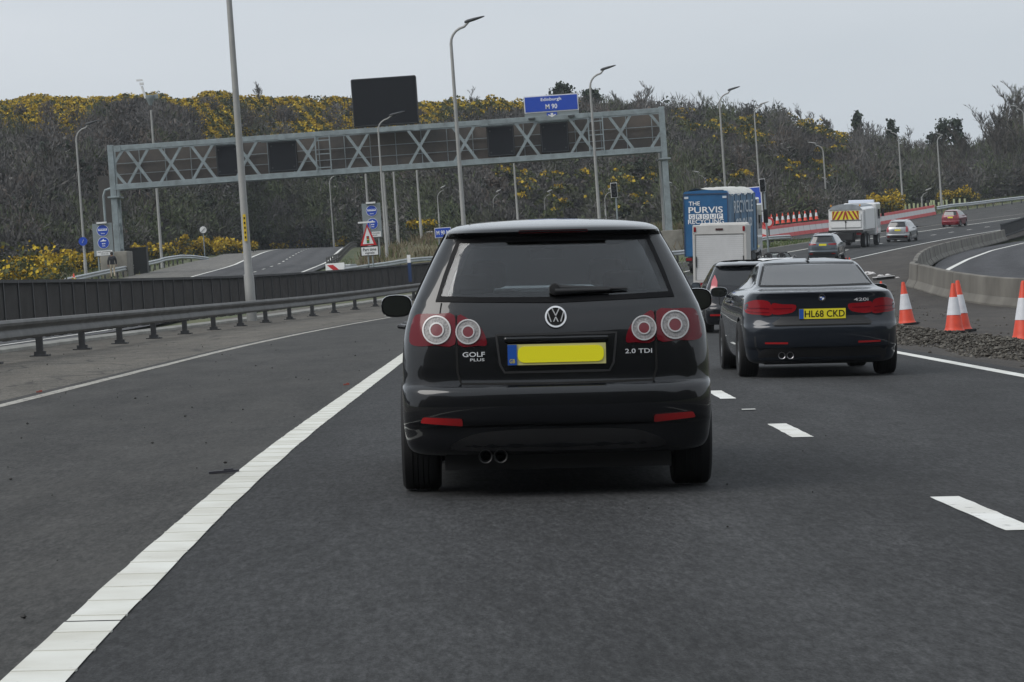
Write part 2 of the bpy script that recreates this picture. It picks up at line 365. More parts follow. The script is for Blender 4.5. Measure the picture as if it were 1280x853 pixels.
# ------------------------------------------------------------------ roads
ribbon('road_main',-30,345,1.5,-.1,7.75,A_main,0,8)
ribbon('road_shoulder',-30,345,1.5,-3.85,-.1,A_sh,0,4)
ribbon('verge_paving',-30,172,1.5,lambda t:-12.6 if t<120 else -9.5,-3.85,A_edge,.0,8,)
ribbon('central_reserve',-30,300,1.5,7.75,lambda t:min(19.5,XY2U(WX(t),t)[1]+.15),A_res,0,6)
def line(name,t0,t1,u0,wd,m,dz=.004,dt=1.5,par=None,kind='structure',wob=0):
    return ribbon(name,t0,t1,dt,u0-wd/2,u0+wd/2,m,dz,2,kind=kind,parent=par,wob=wob)
for a,b in ((-10,10.2),(10.228,23.6),(23.628,345)): line('edge_line',a,b,0,.2,P_rib,.005,.5,wob=.004)
mb=MB()   # raised transverse ribs
t=7.9
while t<75:
    x0,y0=U2XY(t,-.1); x1,y1=U2XY(t,.1)
    mb.bar((x0,y0,Zg(x0,y0)+.0038),(x1,y1,Zg(x1,y1)+.0038),.04,.008); t+=.5
o=mb.build('edge_line_ribs',P_rib); o['kind']='structure'
line('edge_line',-10,340,7.38,.17,P_new,.004)
line('edge_line',-10,340,-3.62,.15,P_old,.004,wob=.012)
# lane dashes
d0=[(13.0,15.05),(20.9,22.85),(27.7,29.7)]
t=34.8
while t<335: d0.append((t,t+2.0)); t+=7.3
for a,b in d0: line('lane_dash',a,b,(3.855 if a<14 else 3.78)+.02*math.sin(a),.155,P_new,.004,.2,wob=.005)
for a in (25.2,):
    line('road_stud',a,a+.12,3.78,.12,P_new,.012,.12)
# ghost marks on the hard shoulder
for a,b in ((14.2,15.0),(15.9,17.3)): line('worn_mark',a,b,-1.62,.09,P_faint,.004,.2,wob=.012)
# white wipe mark and skid on the lane
x,y=U2XY(13.2,3.0)
# slip carriageway (left)
ysl=list(np.arange(60,400,6.0))
cxl=lambda y: -18.1-max(0,y-230)*.037
grid_sheet('slip_road',[(cxl(y)-3.75,y,Zg(cxl(y)-3.75,y)) for y in ysl],[(cxl(y)+4.6,y,Zg(cxl(y)+4.6,y)) for y in ysl],A_slip,.03)
grid_sheet('slip_road_shoulder',[(-27.0-max(0,y-270)*.06,y,Zg(-27,y)) for y in ysl],[(cxl(y)-3.75,y,Zg(cxl(y)-3.75,y)) for y in ysl],A_slipE,.03)
def sline(name,off,wd,m,y0,y1):
    yy=list(np.arange(y0,y1+.1,min(6,y1-y0))); return grid_sheet(name,[(cxl(y)+off-wd/2,y,Zg(cxl(y)+off,y)) for y in yy],[(cxl(y)+off+wd/2,y,Zg(cxl(y)+off,y)) for y in yy],m,.042,1)
sline('edge_line',-3.6,.25,P_new,70,384); sline('edge_line',3.9,.22,P_new,70,384)
y=70
while y<380: sline('lane_dash',.1,.16,P_new,y,y+2.2); y+=7.5
# merging carriageway further on (left of the main road)
Lp=[ground_at(px,py) for px,py in ((925,301),(950,297.5),(975,294.5),(1000,292),(1050,287),(1100,280.5),(1170,268),(1280,251.5),(1380,240))]
Rp=[]
for p in Lp:
    t,u=XY2U(p.x,p.y); x,y=U2XY(t,-3.9 if t>272 else -3.9-(272-t)*.085); Rp.append(Vector((x,y,Zg(x,y))))
def dens(pts,k=4):
    o=[]
    for a,b in zip(pts,pts[1:]): o+=[Vector(a).lerp(Vector(b),i/k) for i in range(k)]
    return o+[Vector(pts[-1])]
def gz(pts,dz=0): return [Vector((p.x,p.y,Zg(p.x,p.y)+dz)) for p in pts]
LD,RD=gz(dens(Lp)),gz(dens(Rp)); 
grid_sheet('road_merging',LD,RD,A_sh,.004,6)
mid=[a.lerp(b,.45) for a,b in zip(LD,RD)]
grid_sheet('edge_line',[p-Vector((0,.12,0)) for p in gz(mid)],[p+Vector((0,.12,0)) for p in gz(mid)],P_new,.015,1)
# inner crossover road beyond the concrete wall
il=[P(*a) for a in ((1175,343,121),(1190,332,136),(1210,325,158),(1240,314,190),(1280,302,224),(1330,292,262))]
def iz(x,y,dz=0): return Vector((x,y,Zg(x,y)+dz))
ys2=list(np.arange(50,330,5.0)); wx=WX
grid_sheet('road_crossover',[iz(wx(y)+.7,y) for y in ys2],[iz(wx(y)+26,y) for y in ys2],A_in,.03,8)
yy=list(np.arange(60,330,4.0)); lx=lambda y: float(np.interp(y,[60,95,121,136,158,190,224,262,330],[22,18.0,il[0].x,il[1].x,il[2].x,il[3].x,il[4].x,il[5].x,78]))
grid_sheet('edge_line',[iz(lx(y)-.13,y) for y in yy],[iz(lx(y)+.13,y) for y in yy],P_new,.042,1)
for off in (5.2,5.6):
    y=90
    while y<300: grid_sheet('lane_dash',[iz(lx(y)+off*1.3-.1,y),iz(lx(y+1.5)+off*1.3-.1,y+1.5)],[iz(lx(y)+off*1.3+.1,y),iz(lx(y+1.5)+off*1.3+.1,y+1.5)],P_new,.045,1); y+=4
# ------------------------------------------------------------------ barriers
M_galv=mat('steel_weathered',(.11,.11,.105),.6,.3,noise=(1.3,.25,(.06,.058,.054),(.13,.128,.122)))
M_galvL=mat('steel_bright',(.42,.44,.45),.45,.5,noise=(1.5,.15))
M_post=mat('steel_dark_post',(.035,.037,.04),.6,.3,noise=(4,.3))
M_conc=mat('concrete_weathered',(.25,.235,.205),.9,noise=(.8,.35,(.13,.122,.105),(.29,.275,.24)),bump=(12,.4,.02))
M_concL=mat('concrete_pale',(.33,.32,.29),.9,noise=(1.2,.25),bump=(9,.4,.02))
WB=[(0,.0),(.035,.02),(.075,.055),(.078,.085),(.03,.125),(.02,.155),(.03,.185),(.078,.225),(.075,.255),(.035,.29),(0,.31)]   # w-beam profile (out, up)
def sweep(mb,path,prof,side=1,mi=None,closed=False,thick=.006):
    """path: list of Vector; prof (out,up); out = to the right*side of travel"""
    n=len(prof); full=prof+[(a-thick,b) for a,b in reversed(prof)]; m=len(full); vs=[]
    for i,p in enumerate(path):
        d=(path[min(i+1,len(path)-1)]-path[max(i-1,0)]); r=Vector((d.y,-d.x,0)).normalized()*side
        vs+=[p+r*a+Vector((0,0,b)) for a,b in full]
    fs=[(i*m+k,i*m+(k+1)%m,(i+1)*m+(k+1)%m,(i+1)*m+k) for i in range(len(path)-1) for k in range(m)]
    fs+=[tuple(range(m)),tuple(range(len(path)*m-1,(len(path)-1)*m-1,-1))]
    mb.add(vs,fs,mi)
def resample(pts,step):
    out=[pts[0]]; acc=0
    for a,b in zip(pts,pts[1:]):
        L=(b-a).length; s=step-acc
        while s<=L: out.append(a.lerp(b,s/L)); s+=step
        acc=L-(s-step)
    return out
def guard(name,path,label,group,m=M_galv,h=.44,postm=M_post,step=3.2,foot=True,side=1,prof=WB,scale=1.0):
    root=empty(name,path[0],label=label,cat='crash barrier',group=group); o0=path[0]
    mb=MB(); sweep(mb,[p-o0+Vector((0,0,h)) for p in path],[(a*scale,b*scale) for a,b in prof],side); mb.build('rail',m,root,smooth=40)
    pp=resample(path,step)[:95]
    proto=MB(); proto.box((0,0,.33),(.12,.09,.66+.1)); 
    f=MB(); f.box((0,0,.015),(.34,.3,.03)); f.box((.0,0,.06),(.2,.14,.07))
    pm=fm=None
    for i,p in enumerate(pp):
        d=(pp[min(i+1,len(pp)-1)]-pp[max(0,i-1)]); rz=math.atan2(d.y,d.x)-math.pi/2
        if pm is None: q=proto.build('post',postm,root); pm=q
        else: q=pm.copy(); C.objects.link(q); q.parent=root
        q.location=p-o0-Vector((math.cos(rz),math.sin(rz),0))*.07*side; q.rotation_euler=(0,0,rz)
        if foot:
            if fm is None: g=f.build('foot',postm,q); fm=g
            else: g=fm.copy(); C.objects.link(g); g.parent=q
    return root
def upath(t0,t1,u,dz=0,dt=2.0):
    o=[]
    t=t0
    while t<=t1+.01:
        uu=u(t) if callable(u) else u; x,y=U2XY(t,uu); o.append(Vector((x,y,Zg(x,y)+dz))); t+=dt
    return o
# box-beam like near barrier, taller face as in the photo
OB=[(.0,.0),(.05,.01),(.075,.05),(.065,.11),(.02,.17),(.03,.2),(.09,.245),(.1,.29),(.07,.335),(.0,.345)]
guard('crash_barrier',upath(18,168,-6.75),'weathered grey steel barrier on dark bolted posts beside the hard shoulder','steel crash barriers',h=.36,prof=OB,step=4.9)
# concrete kerb and mesh parapet behind it
mb=MB(); pth=upath(20,172,-8.35,-.05)
sweep(mb,pth,[(.2,0),(.2,.1),(.12,.13),(-.4,.13),(-.4,0)],1,thick=.0); 
o=mb.build('kerb',M_concL,smooth=30); o['kind']='structure'
M_mesh=bpy.data.materials.new('parapet_mesh'); M_mesh.use_nodes=True
def meshmat(m,col,scale,frac,uvb=False):
    nt=m.node_tree; b=nt.nodes['Principled BSDF']; b.inputs['Base Color'].default_value=(*col,1); b.inputs['Roughness'].default_value=.6
    tr=nt.nodes.new('ShaderNodeBsdfTransparent'); mx=nt.nodes.new('ShaderNodeMixShader'); o=nt.nodes['Material Output']
    mx.inputs[0].default_value=frac; nt.links.new(tr.outputs[0],mx.inputs[1]); nt.links.new(b.outputs[0],mx.inputs[2]); nt.links.new(mx.outputs[0],o.inputs[0])
M_fence=mat('parapet_steel',(.034,.034,.035),.65,.2,noise=(2,.3))
root=empty('mesh_parapet',upath(30,31,-8.75)[0],label='long dark grey parapet fence with fine upright bars behind the steel barrier',cat='fence'); o0=root.location.copy()
pf=upath(24,171,-8.75,.18,1.6)
mb=MB(); sweep(mb,[p-o0+Vector((0,0,1.18)) for p in pf],[(.05,0),(.05,.07),(-.05,.07),(-.05,0)],1,thick=0); mb.build('top_rail',M_fence,root)
mb=MB(); sweep(mb,[p-o0+Vector((0,0,.04)) for p in pf],[(.03,0),(.03,.06),(-.03,.06),(-.03,0)],1,thick=0); mb.build('bottom_rail',M_fence,root)
mb=MB()
for a,b in zip(pf,pf[1:]):
    n=14
    for k in range(n):
        q=a.lerp(b,(k+.5)/n)-o0; mb.bar(q+Vector((0,0,.08)),q+Vector((0,0,1.19)),.05,.022)
mb.build('bars',M_fence,root)
pm=None
for p in pf[::1][:95]:
    if pm is None:
        m2=MB(); m2.box((0,0,.6),(.11,.07,1.25)); m2.box((0,0,.0),(.3,.22,.03)); pm=q=m2.build('post',mat('parapet_post',(.05,.052,.055),.5,.3),root)
    else: q=pm.copy(); C.objects.link(q); q.parent=root
    q.location=p-o0
# second low barrier feet visible below the first (its own barrier, behind)
# slip left barrier
sp_=[Vector((-27.9,y,Zg(-27.9,y)-.15)) for y in range(60,236,4)]+[Vector((-27.9+.0*k,236+4*k,Zg(-27.9,236+4*k)-.1-.03*k)) for k in range(4)]+[Vector((-27.3,253,Zg(-27.3,253)-.35)),Vector((-26.3,255,Zg(-26,255)-.6))]
guard('crash_barrier',sp_,'bright galvanised barrier along the far left side of the slip road behind the walker','steel crash barriers',m=M_galvL,h=.5,foot=False,scale=1.15)
# barrier starting at the red and white chevron plate
bp=[ground_at(*a) for a in ((430,350),(481,342),(543,334),(700,330),(832,329),(900,318),(954,308.5),(972,306.5),(990,305.5))]


# added unseen dark rise behind the camera, keeps the car reflections dark
vs=[];xs_=list(range(-260,261,20))
for j,(y,h) in enumerate(((-45,0),(-58,14),(-75,33),(-95,46),(-140,48))):
    for x in xs_: vs.append((x,y-10*math.sin(x*.02),h*(1+.15*math.sin(x*.05))-.3))
n=len(xs_); sheet('added_rise_behind',vs,[(j*n+i,j*n+i+1,(j+1)*n+i+1,(j+1)*n+i) for j in range(4) for i in range(n-1)],[(0,0)]*len(vs),M_earth)
# second barrier run
bps=[]
for i in range(len(bp)-1):
    for k in range(6):
        # catmull-rom smoothing
        p0,p1,p2,p3=bp[max(0,i-1)],bp[i],bp[i+1],bp[min(len(bp)-1,i+2)]; t=k/6
        q=.5*((2*p1)+(p2-p0)*t+(2*p0-5*p1+4*p2-p3)*t*t+(3*p1-p0-3*p2+p3)*t**3); bps.append(Vector((q.x,q.y,Zg(q.x,q.y)-.08)))
bps.append(bp[-1]+Vector((0,0,-.3)))
guard('crash_barrier',bps,'pale steel barrier on the grass starting at the red and white chevron end plate','steel crash barriers',m=M_galvL,h=.5,foot=False,scale=1.05)
# far right barrier
fr=[ground_at(*a) for a in ((1171,268),(1190,264.5),(1215,262),(1245,258),(1280,254),(1330,248),(1400,240))]
fr=[p+Vector((0,0,-.1)) for p in dens(fr,4)]
guard('crash_barrier',fr,'thin grey steel barrier on the far right verge beyond the red car','steel crash barriers',m=M_galvL,h=.55,foot=False,step=4,scale=1.3)
# chevron end terminal
c=ground_at(419,349); 
r=empty('barrier_end_terminal',c,(0,0,R(-6)),'crash barrier end box with red and white diagonal chevron plate','barrier terminal')
mb=MB(); mb.box((.45,1.2,.6),(1.2,2.4,.55)); mb.build('box',M_galvL,r,bevel=.04)
mb=MB(); mb.box((0.05,-.03,.62),(1.2,.04,.75)); mb.build('plate',mat('white_sheeting',(.8,.8,.8),.4),r)
mb=MB(); mb.prism([(-.5,.28),(-.12,.28),(.52,-.3),(.14,-.3)],lambda a,b,d:Vector((a+.05,d,b+.62)),-.07,-.055); mb.build('chevron',mat('red_sheeting',(.5,.02,.025),.4),r)
mb=MB(); mb.box((.2,.5,.15),(.12,.12,.5)); mb.box((.7,1.9,.15),(.12,.12,.5)); mb.build('legs',M_post,r)
# parapet rails beside the slip
pp=[Vector((-13.3-max(0,y-230)*.037,y,Zg(-13.3,y))) for y in range(214,330,3)]
r=empty('slip_parapet',pp[0],label='low dark post and rail fence on the right edge of the rising slip road',cat='fence'); o0=pp[0]
mb=MB()
for h in (.3,.62): sweep(mb,[p-o0+Vector((0,0,h)) for p in pp],[(.04,0),(.04,.08),(-.04,.08),(-.04,0)],1,thick=0)
mb.build('rails',M_galv,r); q0=None
m2=MB(); m2.box((0,0,.36),(.12,.1,.72))
for p in pp:
    if q0 is None: q=q0=m2.build('post',M_galv,r)
    else: q=q0.copy(); C.objects.link(q); q.parent=r
    q.location=p-o0
# concrete wall (median barrier), a thing
CW=[(-.30,0),(-.30,.08),(-.16,.30),(-.10,.86),(-.08,.88),(.08,.88),(.10,.86),(.16,.30),(.30,.08),(.30,0)]
ysw=list(np.arange(40,236,1.5)); wall=[Vector((wx(y)+.1,y,Zg(wx(y)-.3,y)-.03)) for y in ysw]
mw=bpy.data.materials.new('wall_concrete'); mw.use_nodes=True; nt=mw.node_tree; b=nt.nodes['Principled BSDF']; tc_=nt.nodes.new('ShaderNodeTexCoord'); mp_=nt.nodes.new('ShaderNodeMapping'); mp_.inputs['Scale'].default_value=(.5,.5,.3)
n1=nt.nodes.new('ShaderNodeTexNoise'); n1.inputs['Scale'].default_value=1.5; n1.inputs['Detail'].default_value=7; nt.links.new(tc_.outputs['Object'],mp_.inputs[0]); nt.links.new(mp_.outputs[0],n1.inputs['Vector'])
r1=nt.nodes.new('ShaderNodeValToRGB'); r1.color_ramp.elements[0].position=.32; r1.color_ramp.elements[1].position=.68; r1.color_ramp.elements[0].color=(.095,.087,.074,1); r1.color_ramp.elements[1].color=(.18,.168,.145,1)
nt.links.new(n1.outputs['Fac'],r1.inputs['Fac']); nt.links.new(r1.outputs['Color'],b.inputs['Base Color']); b.inputs['Roughness'].default_value=.9
mb=MB(); sweep(mb,wall,[(a,b_) for a,b_ in CW],1,thick=0)
# joints every 3 m are thin grooves: separate dark strips standing 3 mm proud
o=mb.build('concrete_barrier',mw,smooth=25); tag(o,'curving weathered concrete wall barrier around the end of the right-hand carriageway','concrete barrier')
wj=[p for p in resample(wall,9.0)]
mb=MB()
for i,p in enumerate(wj[:-1]):
    d=(wj[i+1]-p).normalized(); rr=Vector((d.y,-d.x,0)); 
    prof=[p+rr*(a*1.012)+Vector((0,0,b_*1.004)) for a,b_ in CW]
    for a,b2 in zip(prof,prof[1:]): mb.bar(a,b2,.012,.006,up=d)
j=mb.build('joints',mat('joint_dark',(.05,.047,.04),.9)); j.parent=o
# slatted grille section then steel bars after the wall
wp=[Vector((wx(y)-.2,y,Zg(wx(y)-.5,y))) for y in np.arange(236,330,2.5)]
r=empty('barred_parapet',wp[0],label='black barred parapet fence following on from the concrete wall at far right',cat='fence'); o0=wp[0]
mb=MB()
for h in (.15,1.15): sweep(mb,[p-o0+Vector((0,0,h)) for p in wp],[(.05,0),(.05,.12),(-.05,.12),(-.05,0)],1,thick=0)
mb.build('rails',M_post,r); mb=MB()
for p in resample(wp,.45): mb.box(p-o0+Vector((0,0,.65)),(.1,.1,1.1))
mb.build('bars',M_post,r)
# ------------------------------------------------------------------ hills
foot=[(-400,335,235),(-150,338,235),(0,340,235),(150,333,262),(280,317,300),(300,314,345),(460,311,345),(560,309,300),(700,306,285),(850,299,280),(950,290,290),(1040,276,320),(1170,255,370),(1280,244,385),(1400,235,395),(1700,215,400)]
crest=[(-400,138,400),(-150,138,400),(0,134,400),(40,127,400),(100,130,400),(190,123,400),(225,132,400),(245,130,400),(262,121,400),(320,129,400),(440,130,400),(530,136,400),(620,134,400),(700,146,410),(790,155,415),(850,162,420),(950,166,430),(1040,182,440),(1100,202,450),(1160,222,460),(1200,222,460),(1240,200,455),(1280,175,450),(1400,130,450),(1700,120,450)]
fpx=[a[0] for a in foot]; cpx=[a[0] for a in crest]
fy,fd=pchip(fpx,[a[1] for a in foot]),pchip(fpx,[a[2] for a in foot]); cyy,cdd=pchip(cpx,[a[1] for a in crest]),pchip(cpx,[a[2] for a in crest])
_hc={}
def hillp(px,t):
    k=round(px/4)*4
    def end(k):
        if k not in _hc: _hc[k]=(P(k,fy(k),fd(k))-Vector((0,0,.6)),P(k,cyy(k),cdd(k)))
        return _hc[k]
    k0=math.floor(px/4)*4; a=(px-k0)/4
    f0,c0=end(k0); f1,c1=end(k0+4); f=f0.lerp(f1,a); c_=c0.lerp(c1,a)
    if t<=1:
        p=f.lerp(c_,t); p.z+=math.sin(math.pi*t)*(c_.z-f.z)*.10
        p.z+=.5*math.sin(px*.05+t*9)*math.sin(math.pi*t); return p
    p=c_.copy(); p.y+=(t-1)*120; p.z-=(t-1)**1.3*20; return p
cols=list(range(-400,1701,10)); rows=[i/18 for i in range(19)]+[1.1,1.3,1.8,2.5]
vs=[hillp(px,t) for t in rows for px in cols]; n=len(cols)
fs=[(j*n+i,j*n+i+1,(j+1)*n+i+1,(j+1)*n+i) for j in range(len(rows)-1) for i in range(n-1)]
sheet('hillside',vs,fs,[(v.x,v.y) for v in vs],M_earth)
# vegetation ------------------------------------------------------
L_dark=leafmat('gorse_leaf',[(.035,.045,.018),(.06,.07,.026),(.095,.095,.038)])
L_yel=leafmat('gorse_flower',[(.27,.17,.01),(.38,.26,.014),(.5,.36,.03)])
L_twig=leafmat('bare_twigs',[(.045,.038,.034),(.085,.075,.066),(.12,.108,.094)])
L_twigd=leafmat('bare_twigs_dark',[(.03,.027,.024),(.055,.05,.042),(.08,.07,.058)])
L_bud=leafmat('budding_twigs',[(.05,.055,.025),(.085,.095,.04),(.11,.115,.06)])
L_ever=leafmat('evergreen_leaf',[(.012,.022,.012),(.022,.036,.018),(.035,.05,.025)])
L_brown=leafmat('dry_scrub',[(.09,.07,.04),(.15,.12,.075),(.2,.17,.11)])
L_grass=leafmat('grass_blades',[(.05,.085,.02),(.08,.12,.035),(.14,.14,.06)])
M_bark=mat('bark',(.11,.1,.085),.9,noise=(3,.3))
def inpoly(x,y,poly):
    c=False; n=len(poly)
    for i in range(n):
        x1,y1=poly[i];x2,y2=poly[(i+1)%n]
        if (y1>y)!=(y2>y) and x<(x2-x1)*(y-y1)/(y2-y1)+x1: c=not c
    return c
GP=[([(-400,100),(115,100),(190,105),(190,132),(120,150),(108,190),(70,186),(-400,200)],.95),
    ([(180,95),(262,95),(270,170),(245,165),(200,128)],.85),([(250,95),(472,95),(472,200),(250,200)],.93),
    ([(472,95),(652,95),(652,160),(472,195)],.95),([(650,95),(860,115),(860,150),(700,152)],.4),
    ([(590,195),(650,205),(705,265),(690,290),(600,240)],.4),([(690,235),(745,245),(740,290),(680,290)],.3),
    ([(830,163),(960,170),(975,205),(860,188)],.45),([(985,150),(1075,175),(1062,208),(980,172)],.45),
    ([(785,235),(832,235),(832,280),(740,275)],.5),([(970,213),(1050,215),(1045,250),(965,240)],.5),([(880,240),(955,235),(950,250),(880,255)],.3)]
def proj(p):
    q=Vector(p)-Vector((0,0,CAMH)); d=q.dot(fw); return 640+F*q.dot(cx)/d, 426.5-F*q.dot(cy)/d
gorse=[];bare=[]
def hnoise(a,b): return .5+.5*math.sin(a*.031+1.7*math.sin(b*.05))*math.cos(b*.043+1.3*math.sin(a*.021))
for _ in range(10500):
    px=random.uniform(-330,1600); t=random.uniform(.0,1.02)
    if px>1330 and random.random()<.5: continue
    p=hillp(px,t); qx,qy=proj(p); g=0
    for poly,d in GP:
        if inpoly(qx,qy-4,poly): g=d
    if px<640 and t>.88: g=.97
    (gorse if random.random()<g*(.42 if qx>560 and qy>155 else 1) else bare).append((p,qx,qy))
    if g>.8:
        p2=hillp(px+random.uniform(-9,9),min(1.02,t+random.uniform(-.04,.04))); gorse.append((p2,*proj(p2)))
# gorse cover
V=[];MI=[]
for p,qx,qy in gorse:
    if qx>560 and qy>155: p=p+Vector((0,0,random.uniform(1.2,3.2)))
    r=random.uniform(.6,1.25); n=int(80*r); den=.58 if qx<660 else .4; yel=min(.95,max(.05,random.gauss(den,.25)*(0.6+.7*hnoise(qx*3,qy*5))))
    d=rng.normal(size=(n,3)); d/=np.linalg.norm(d,axis=1,keepdims=True); d[:,2]=np.abs(d[:,2])
    rad=rng.uniform(.6,1,(n,1))**.5
    c=np.array(p)+d*rad*np.array([r*1.25,r*1.25,r*.95]); V.append(quads(c,rng.uniform(.14,.36,n)))
    top=d[:,2]*.75+rng.uniform(-.2,.35,n)-.22+ .3*np.sin(c[:,0]*4.1+c[:,2]*3.7); MI.append((top>(1-yel)*.85).astype(int))
V=np.concatenate(V); MI=np.concatenate(MI)
o=npmesh('gorse_cover',V,[L_dark,L_yel],MI); tag(o,kind='stuff',label='yellow flowering gorse covering the hill crest',cat='gorse')
# bare woodland scrub: domed crowns of fine twigs
TW=[leafmat('twig_%d'%i,[(col[0]*k*.9,col[1]*k*.96,col[2]*k*1.08) for k in (.82,1,1.18)]) for i,col in enumerate(((.085,.075,.064),(.05,.044,.038),(.13,.115,.095),(.072,.072,.042),(.085,.098,.042),(.105,.08,.06),(.028,.036,.02)))]  # twig colours shifted cooler to stand in for distance haze
V=[];MI=[]
for p,qx,qy in bare:
    top=hillp(min(1700,max(-400,qx)),1.0); near=abs(top.y-p.y)<14
    h=random.uniform(2.2,4.8)*(1.25 if qx>800 else 1)
    if qx<700:
        al=(qy-(cyy(qx)-2))*p.y/F
        h=min(h,max(.7,al))
    elif near: h*=.75
    if qx>560 and any(inpoly(qx,qy-dq,poly) for poly,_ in GP[5:] for dq in (6,16,26,34)): h*=.5
    gz_=hnoise(qx*1.3,qy*2.2); k=random.random()
    zz_=hnoise(qx*2.3+40,qy*4.1)
    mi=(random.choice([1,1,0]) if zz_<.33 else random.choice([0,0,5]) if zz_<.62 else random.choice([2,0,2])) if gz_<.66 else random.choice([3,3,4,0])
    if (250<qx<560 and qy>225 and random.random()<.35) or (qy>fy(min(1600,max(-390,qx)))-55 and random.random()<.3): mi=random.choice([3,4])
    if random.random()<.05: mi=6
    n=120; cw=h*random.uniform(.32,.5)
    a=rng.uniform(0,6.283,n); el=rng.uniform(0,1,n)**.6*1.45; rr_=rng.uniform(.35,1,n)
    d=np.stack([np.cos(a)*np.sin(el),np.sin(a)*np.sin(el),np.cos(el)*1.15],1)
    b=np.array(p)+np.array([0,0,h*.28])+d*rr_[:,None]*np.array([cw,cw,h*.58])
    dd=d*.8+rng.normal(0,.5,(n,3))+np.array([0,0,.25])
    if mi==6: V.append(quads(b,rng.uniform(.2,.5,n)))
    else: V.append(strips(b,dd,rng.uniform(.08,.2,n)*h,rng.uniform(.06,.16,n)))
    MI.append(np.full(n,mi))
    m=64; V.append(quads(np.array(p)+rng.normal(size=(m,3))*np.array([cw*.45,cw*.45,h*.17])+np.array([0,0,h*.42]),rng.uniform(.16,.36,m))); MI.append(np.full(m,mi))
    if random.random()<.35 and mi!=6:    # a few visible pale stems
        m=4; b=np.array(p)+np.stack([rng.normal(0,.3,m),rng.normal(0,.3,m),np.zeros(m)],1); V.append(strips(b,np.stack([rng.normal(0,.12,m),rng.normal(0,.12,m),np.ones(m)],1),h*rng.uniform(.6,1.02,m),.12)); MI.append(np.full(m,2))
V=np.concatenate(V); MI=np.concatenate(MI)
o=npmesh('woodland_scrub',V,TW,MI); tag(o,kind='stuff',label='bare grey brown scrub woodland covering the lower hillside',cat='woodland')
# individual trees
def bare_mesh(h,seed,spread=.34,upright=False):
    rs=random.Random(seed); mb=MB(); tips=[]
    def branch(p,d,L,r,lev):
        pts=[p]; dd=d.copy()
        for i in range(4):
            dd=(dd+Vector((rs.gauss(0,.12),rs.gauss(0,.12),rs.gauss(.03,.06)))).normalized(); pts.append(pts[-1]+dd*L/4)
        mb.tube(pts,[r*(1-.15*i) for i in range(5)],5 if lev else 7,cap=False)
        if lev>=3: tips.append((pts[-1],dd,L)); return
        for k in range(5 if lev==0 else 4):
            i=rs.choice([2,3,4] if lev else [1,2,3,4]); a=rs.uniform(0,6.28); s=rs.uniform(.35,.8)*(1 if not upright else .6)
            nd=(dd+Vector((math.cos(a)*s,math.sin(a)*s,.15))).normalized(); branch(pts[i],nd,L*rs.uniform(.5,.72),r*.5,lev+1)
        tips.append((pts[-1],dd,L))
    branch(Vector((0,0,-.3)),Vector((rs.gauss(0,.04),rs.gauss(0,.04),1)).normalized(),h*.48,h*.022,0)
    return mb,tips
protos=[]
def make_tree(i,h,m_tw,upright=False):
    mb,tips=bare_mesh(h,i*13+5,upright=upright); r=empty('bare_tree',(0,0,0)); mb.build('trunk',M_bark,r,smooth=60)
    B=[];D=[];Ls=[]
    for p,d,L in tips:
        for _ in range(9):
            B.append(p-d*L*random.random()*.8); D.append(Vector(d)+Vector((random.gauss(0,.45),random.gauss(0,.45),random.gauss(.15,.3)))); Ls.append(random.uniform(.5,1.0)*max(.5,L*.55))
    Vt=strips(np.array(B),np.array(D),np.array(Ls),rng.uniform(.045,.09,len(B))); npmesh('crown',Vt,[m_tw],None,r); return r
for i in range(4): protos.append((make_tree(i,10,[L_twigd,L_twig,L_twigd,L_bud][i],upright=i%2),10))
used=[False]*4
def put_tree(i,loc,h,label,group='bare trees on the hill'):
    r,ph=protos[i]
    if used[i]: r=copy_tree(r)
    used[i]=True; r.location=loc; s=h/ph; r.scale=(s,s,s); r.rotation_euler=(0,0,random.uniform(0,6.28)); tag(r,label,'tree',group); return r
SK=[(325,121,93,1,'lone leafless tree on the gorse crest left of the big black sign'),(588,126,104,0,'small leafless round-headed tree on the crest right of the second tall lamp'),
 (775,126,101,1,'thin leafless tree on the crest above the right end of the gantry'),(806,128,99,2,'tallest fan-shaped leafless tree on the crest above the gantry end'),
 (860,142,112,0,'leafless tree on the crest left of the lamp above the blue lorry'),(884,144,113,3,'budding tree on the crest between the gantry and the lamp over the lorry'),
 (1078,175,137,1,'pale leafless tree left of the small dark conifer on the dip of the ridge'),(1095,180,142,2,'leafless tree just left of the small dark conifer on the ridge'),
 (1145,200,150,0,'leafless tree in the dip between the two conifer clumps'),(1160,205,158,2,'low leafless tree in the dip of the ridge'),
 (1205,205,150,1,'leafless tree right of the big dark conifer'),(1222,200,140,0,'leafless tree on the rising ridge right of the dark conifer'),
 (1240,195,128,2,'leafless tree on the rising ridge near the right edge'),(1254,190,117,1,'tall leafless tree second from the right edge'),(1268,180,108,3,'tall budding tree nearest the right edge skyline'),(1281,175,98,2,'tallest leafless tree cut by the right edge'),
 (960,156,126,0,'leafless tree on the ridge above the white gritter'),(985,160,124,1,'leafless tree on the ridge left of the far tall lamp'),(1010,163,128,2,'leafless tree on the ridge right of the far tall lamp'),(1040,166,131,1,'leafless tree on the ridge over the traffic cones'),(925,152,124,2,'leafless tree on the ridge right of the lamp over the lorry'),(905,150,124,1,'leafless tree right behind the lamp over the lorry')]
for px,yb,yt,i,l in SK:
    t=.97; p=hillp(px,t); qx,qy=proj(p); h=(qy-yt)*p.y/F; put_tree(i,p-Vector((0,0,.2)),max(2.5,h),l)
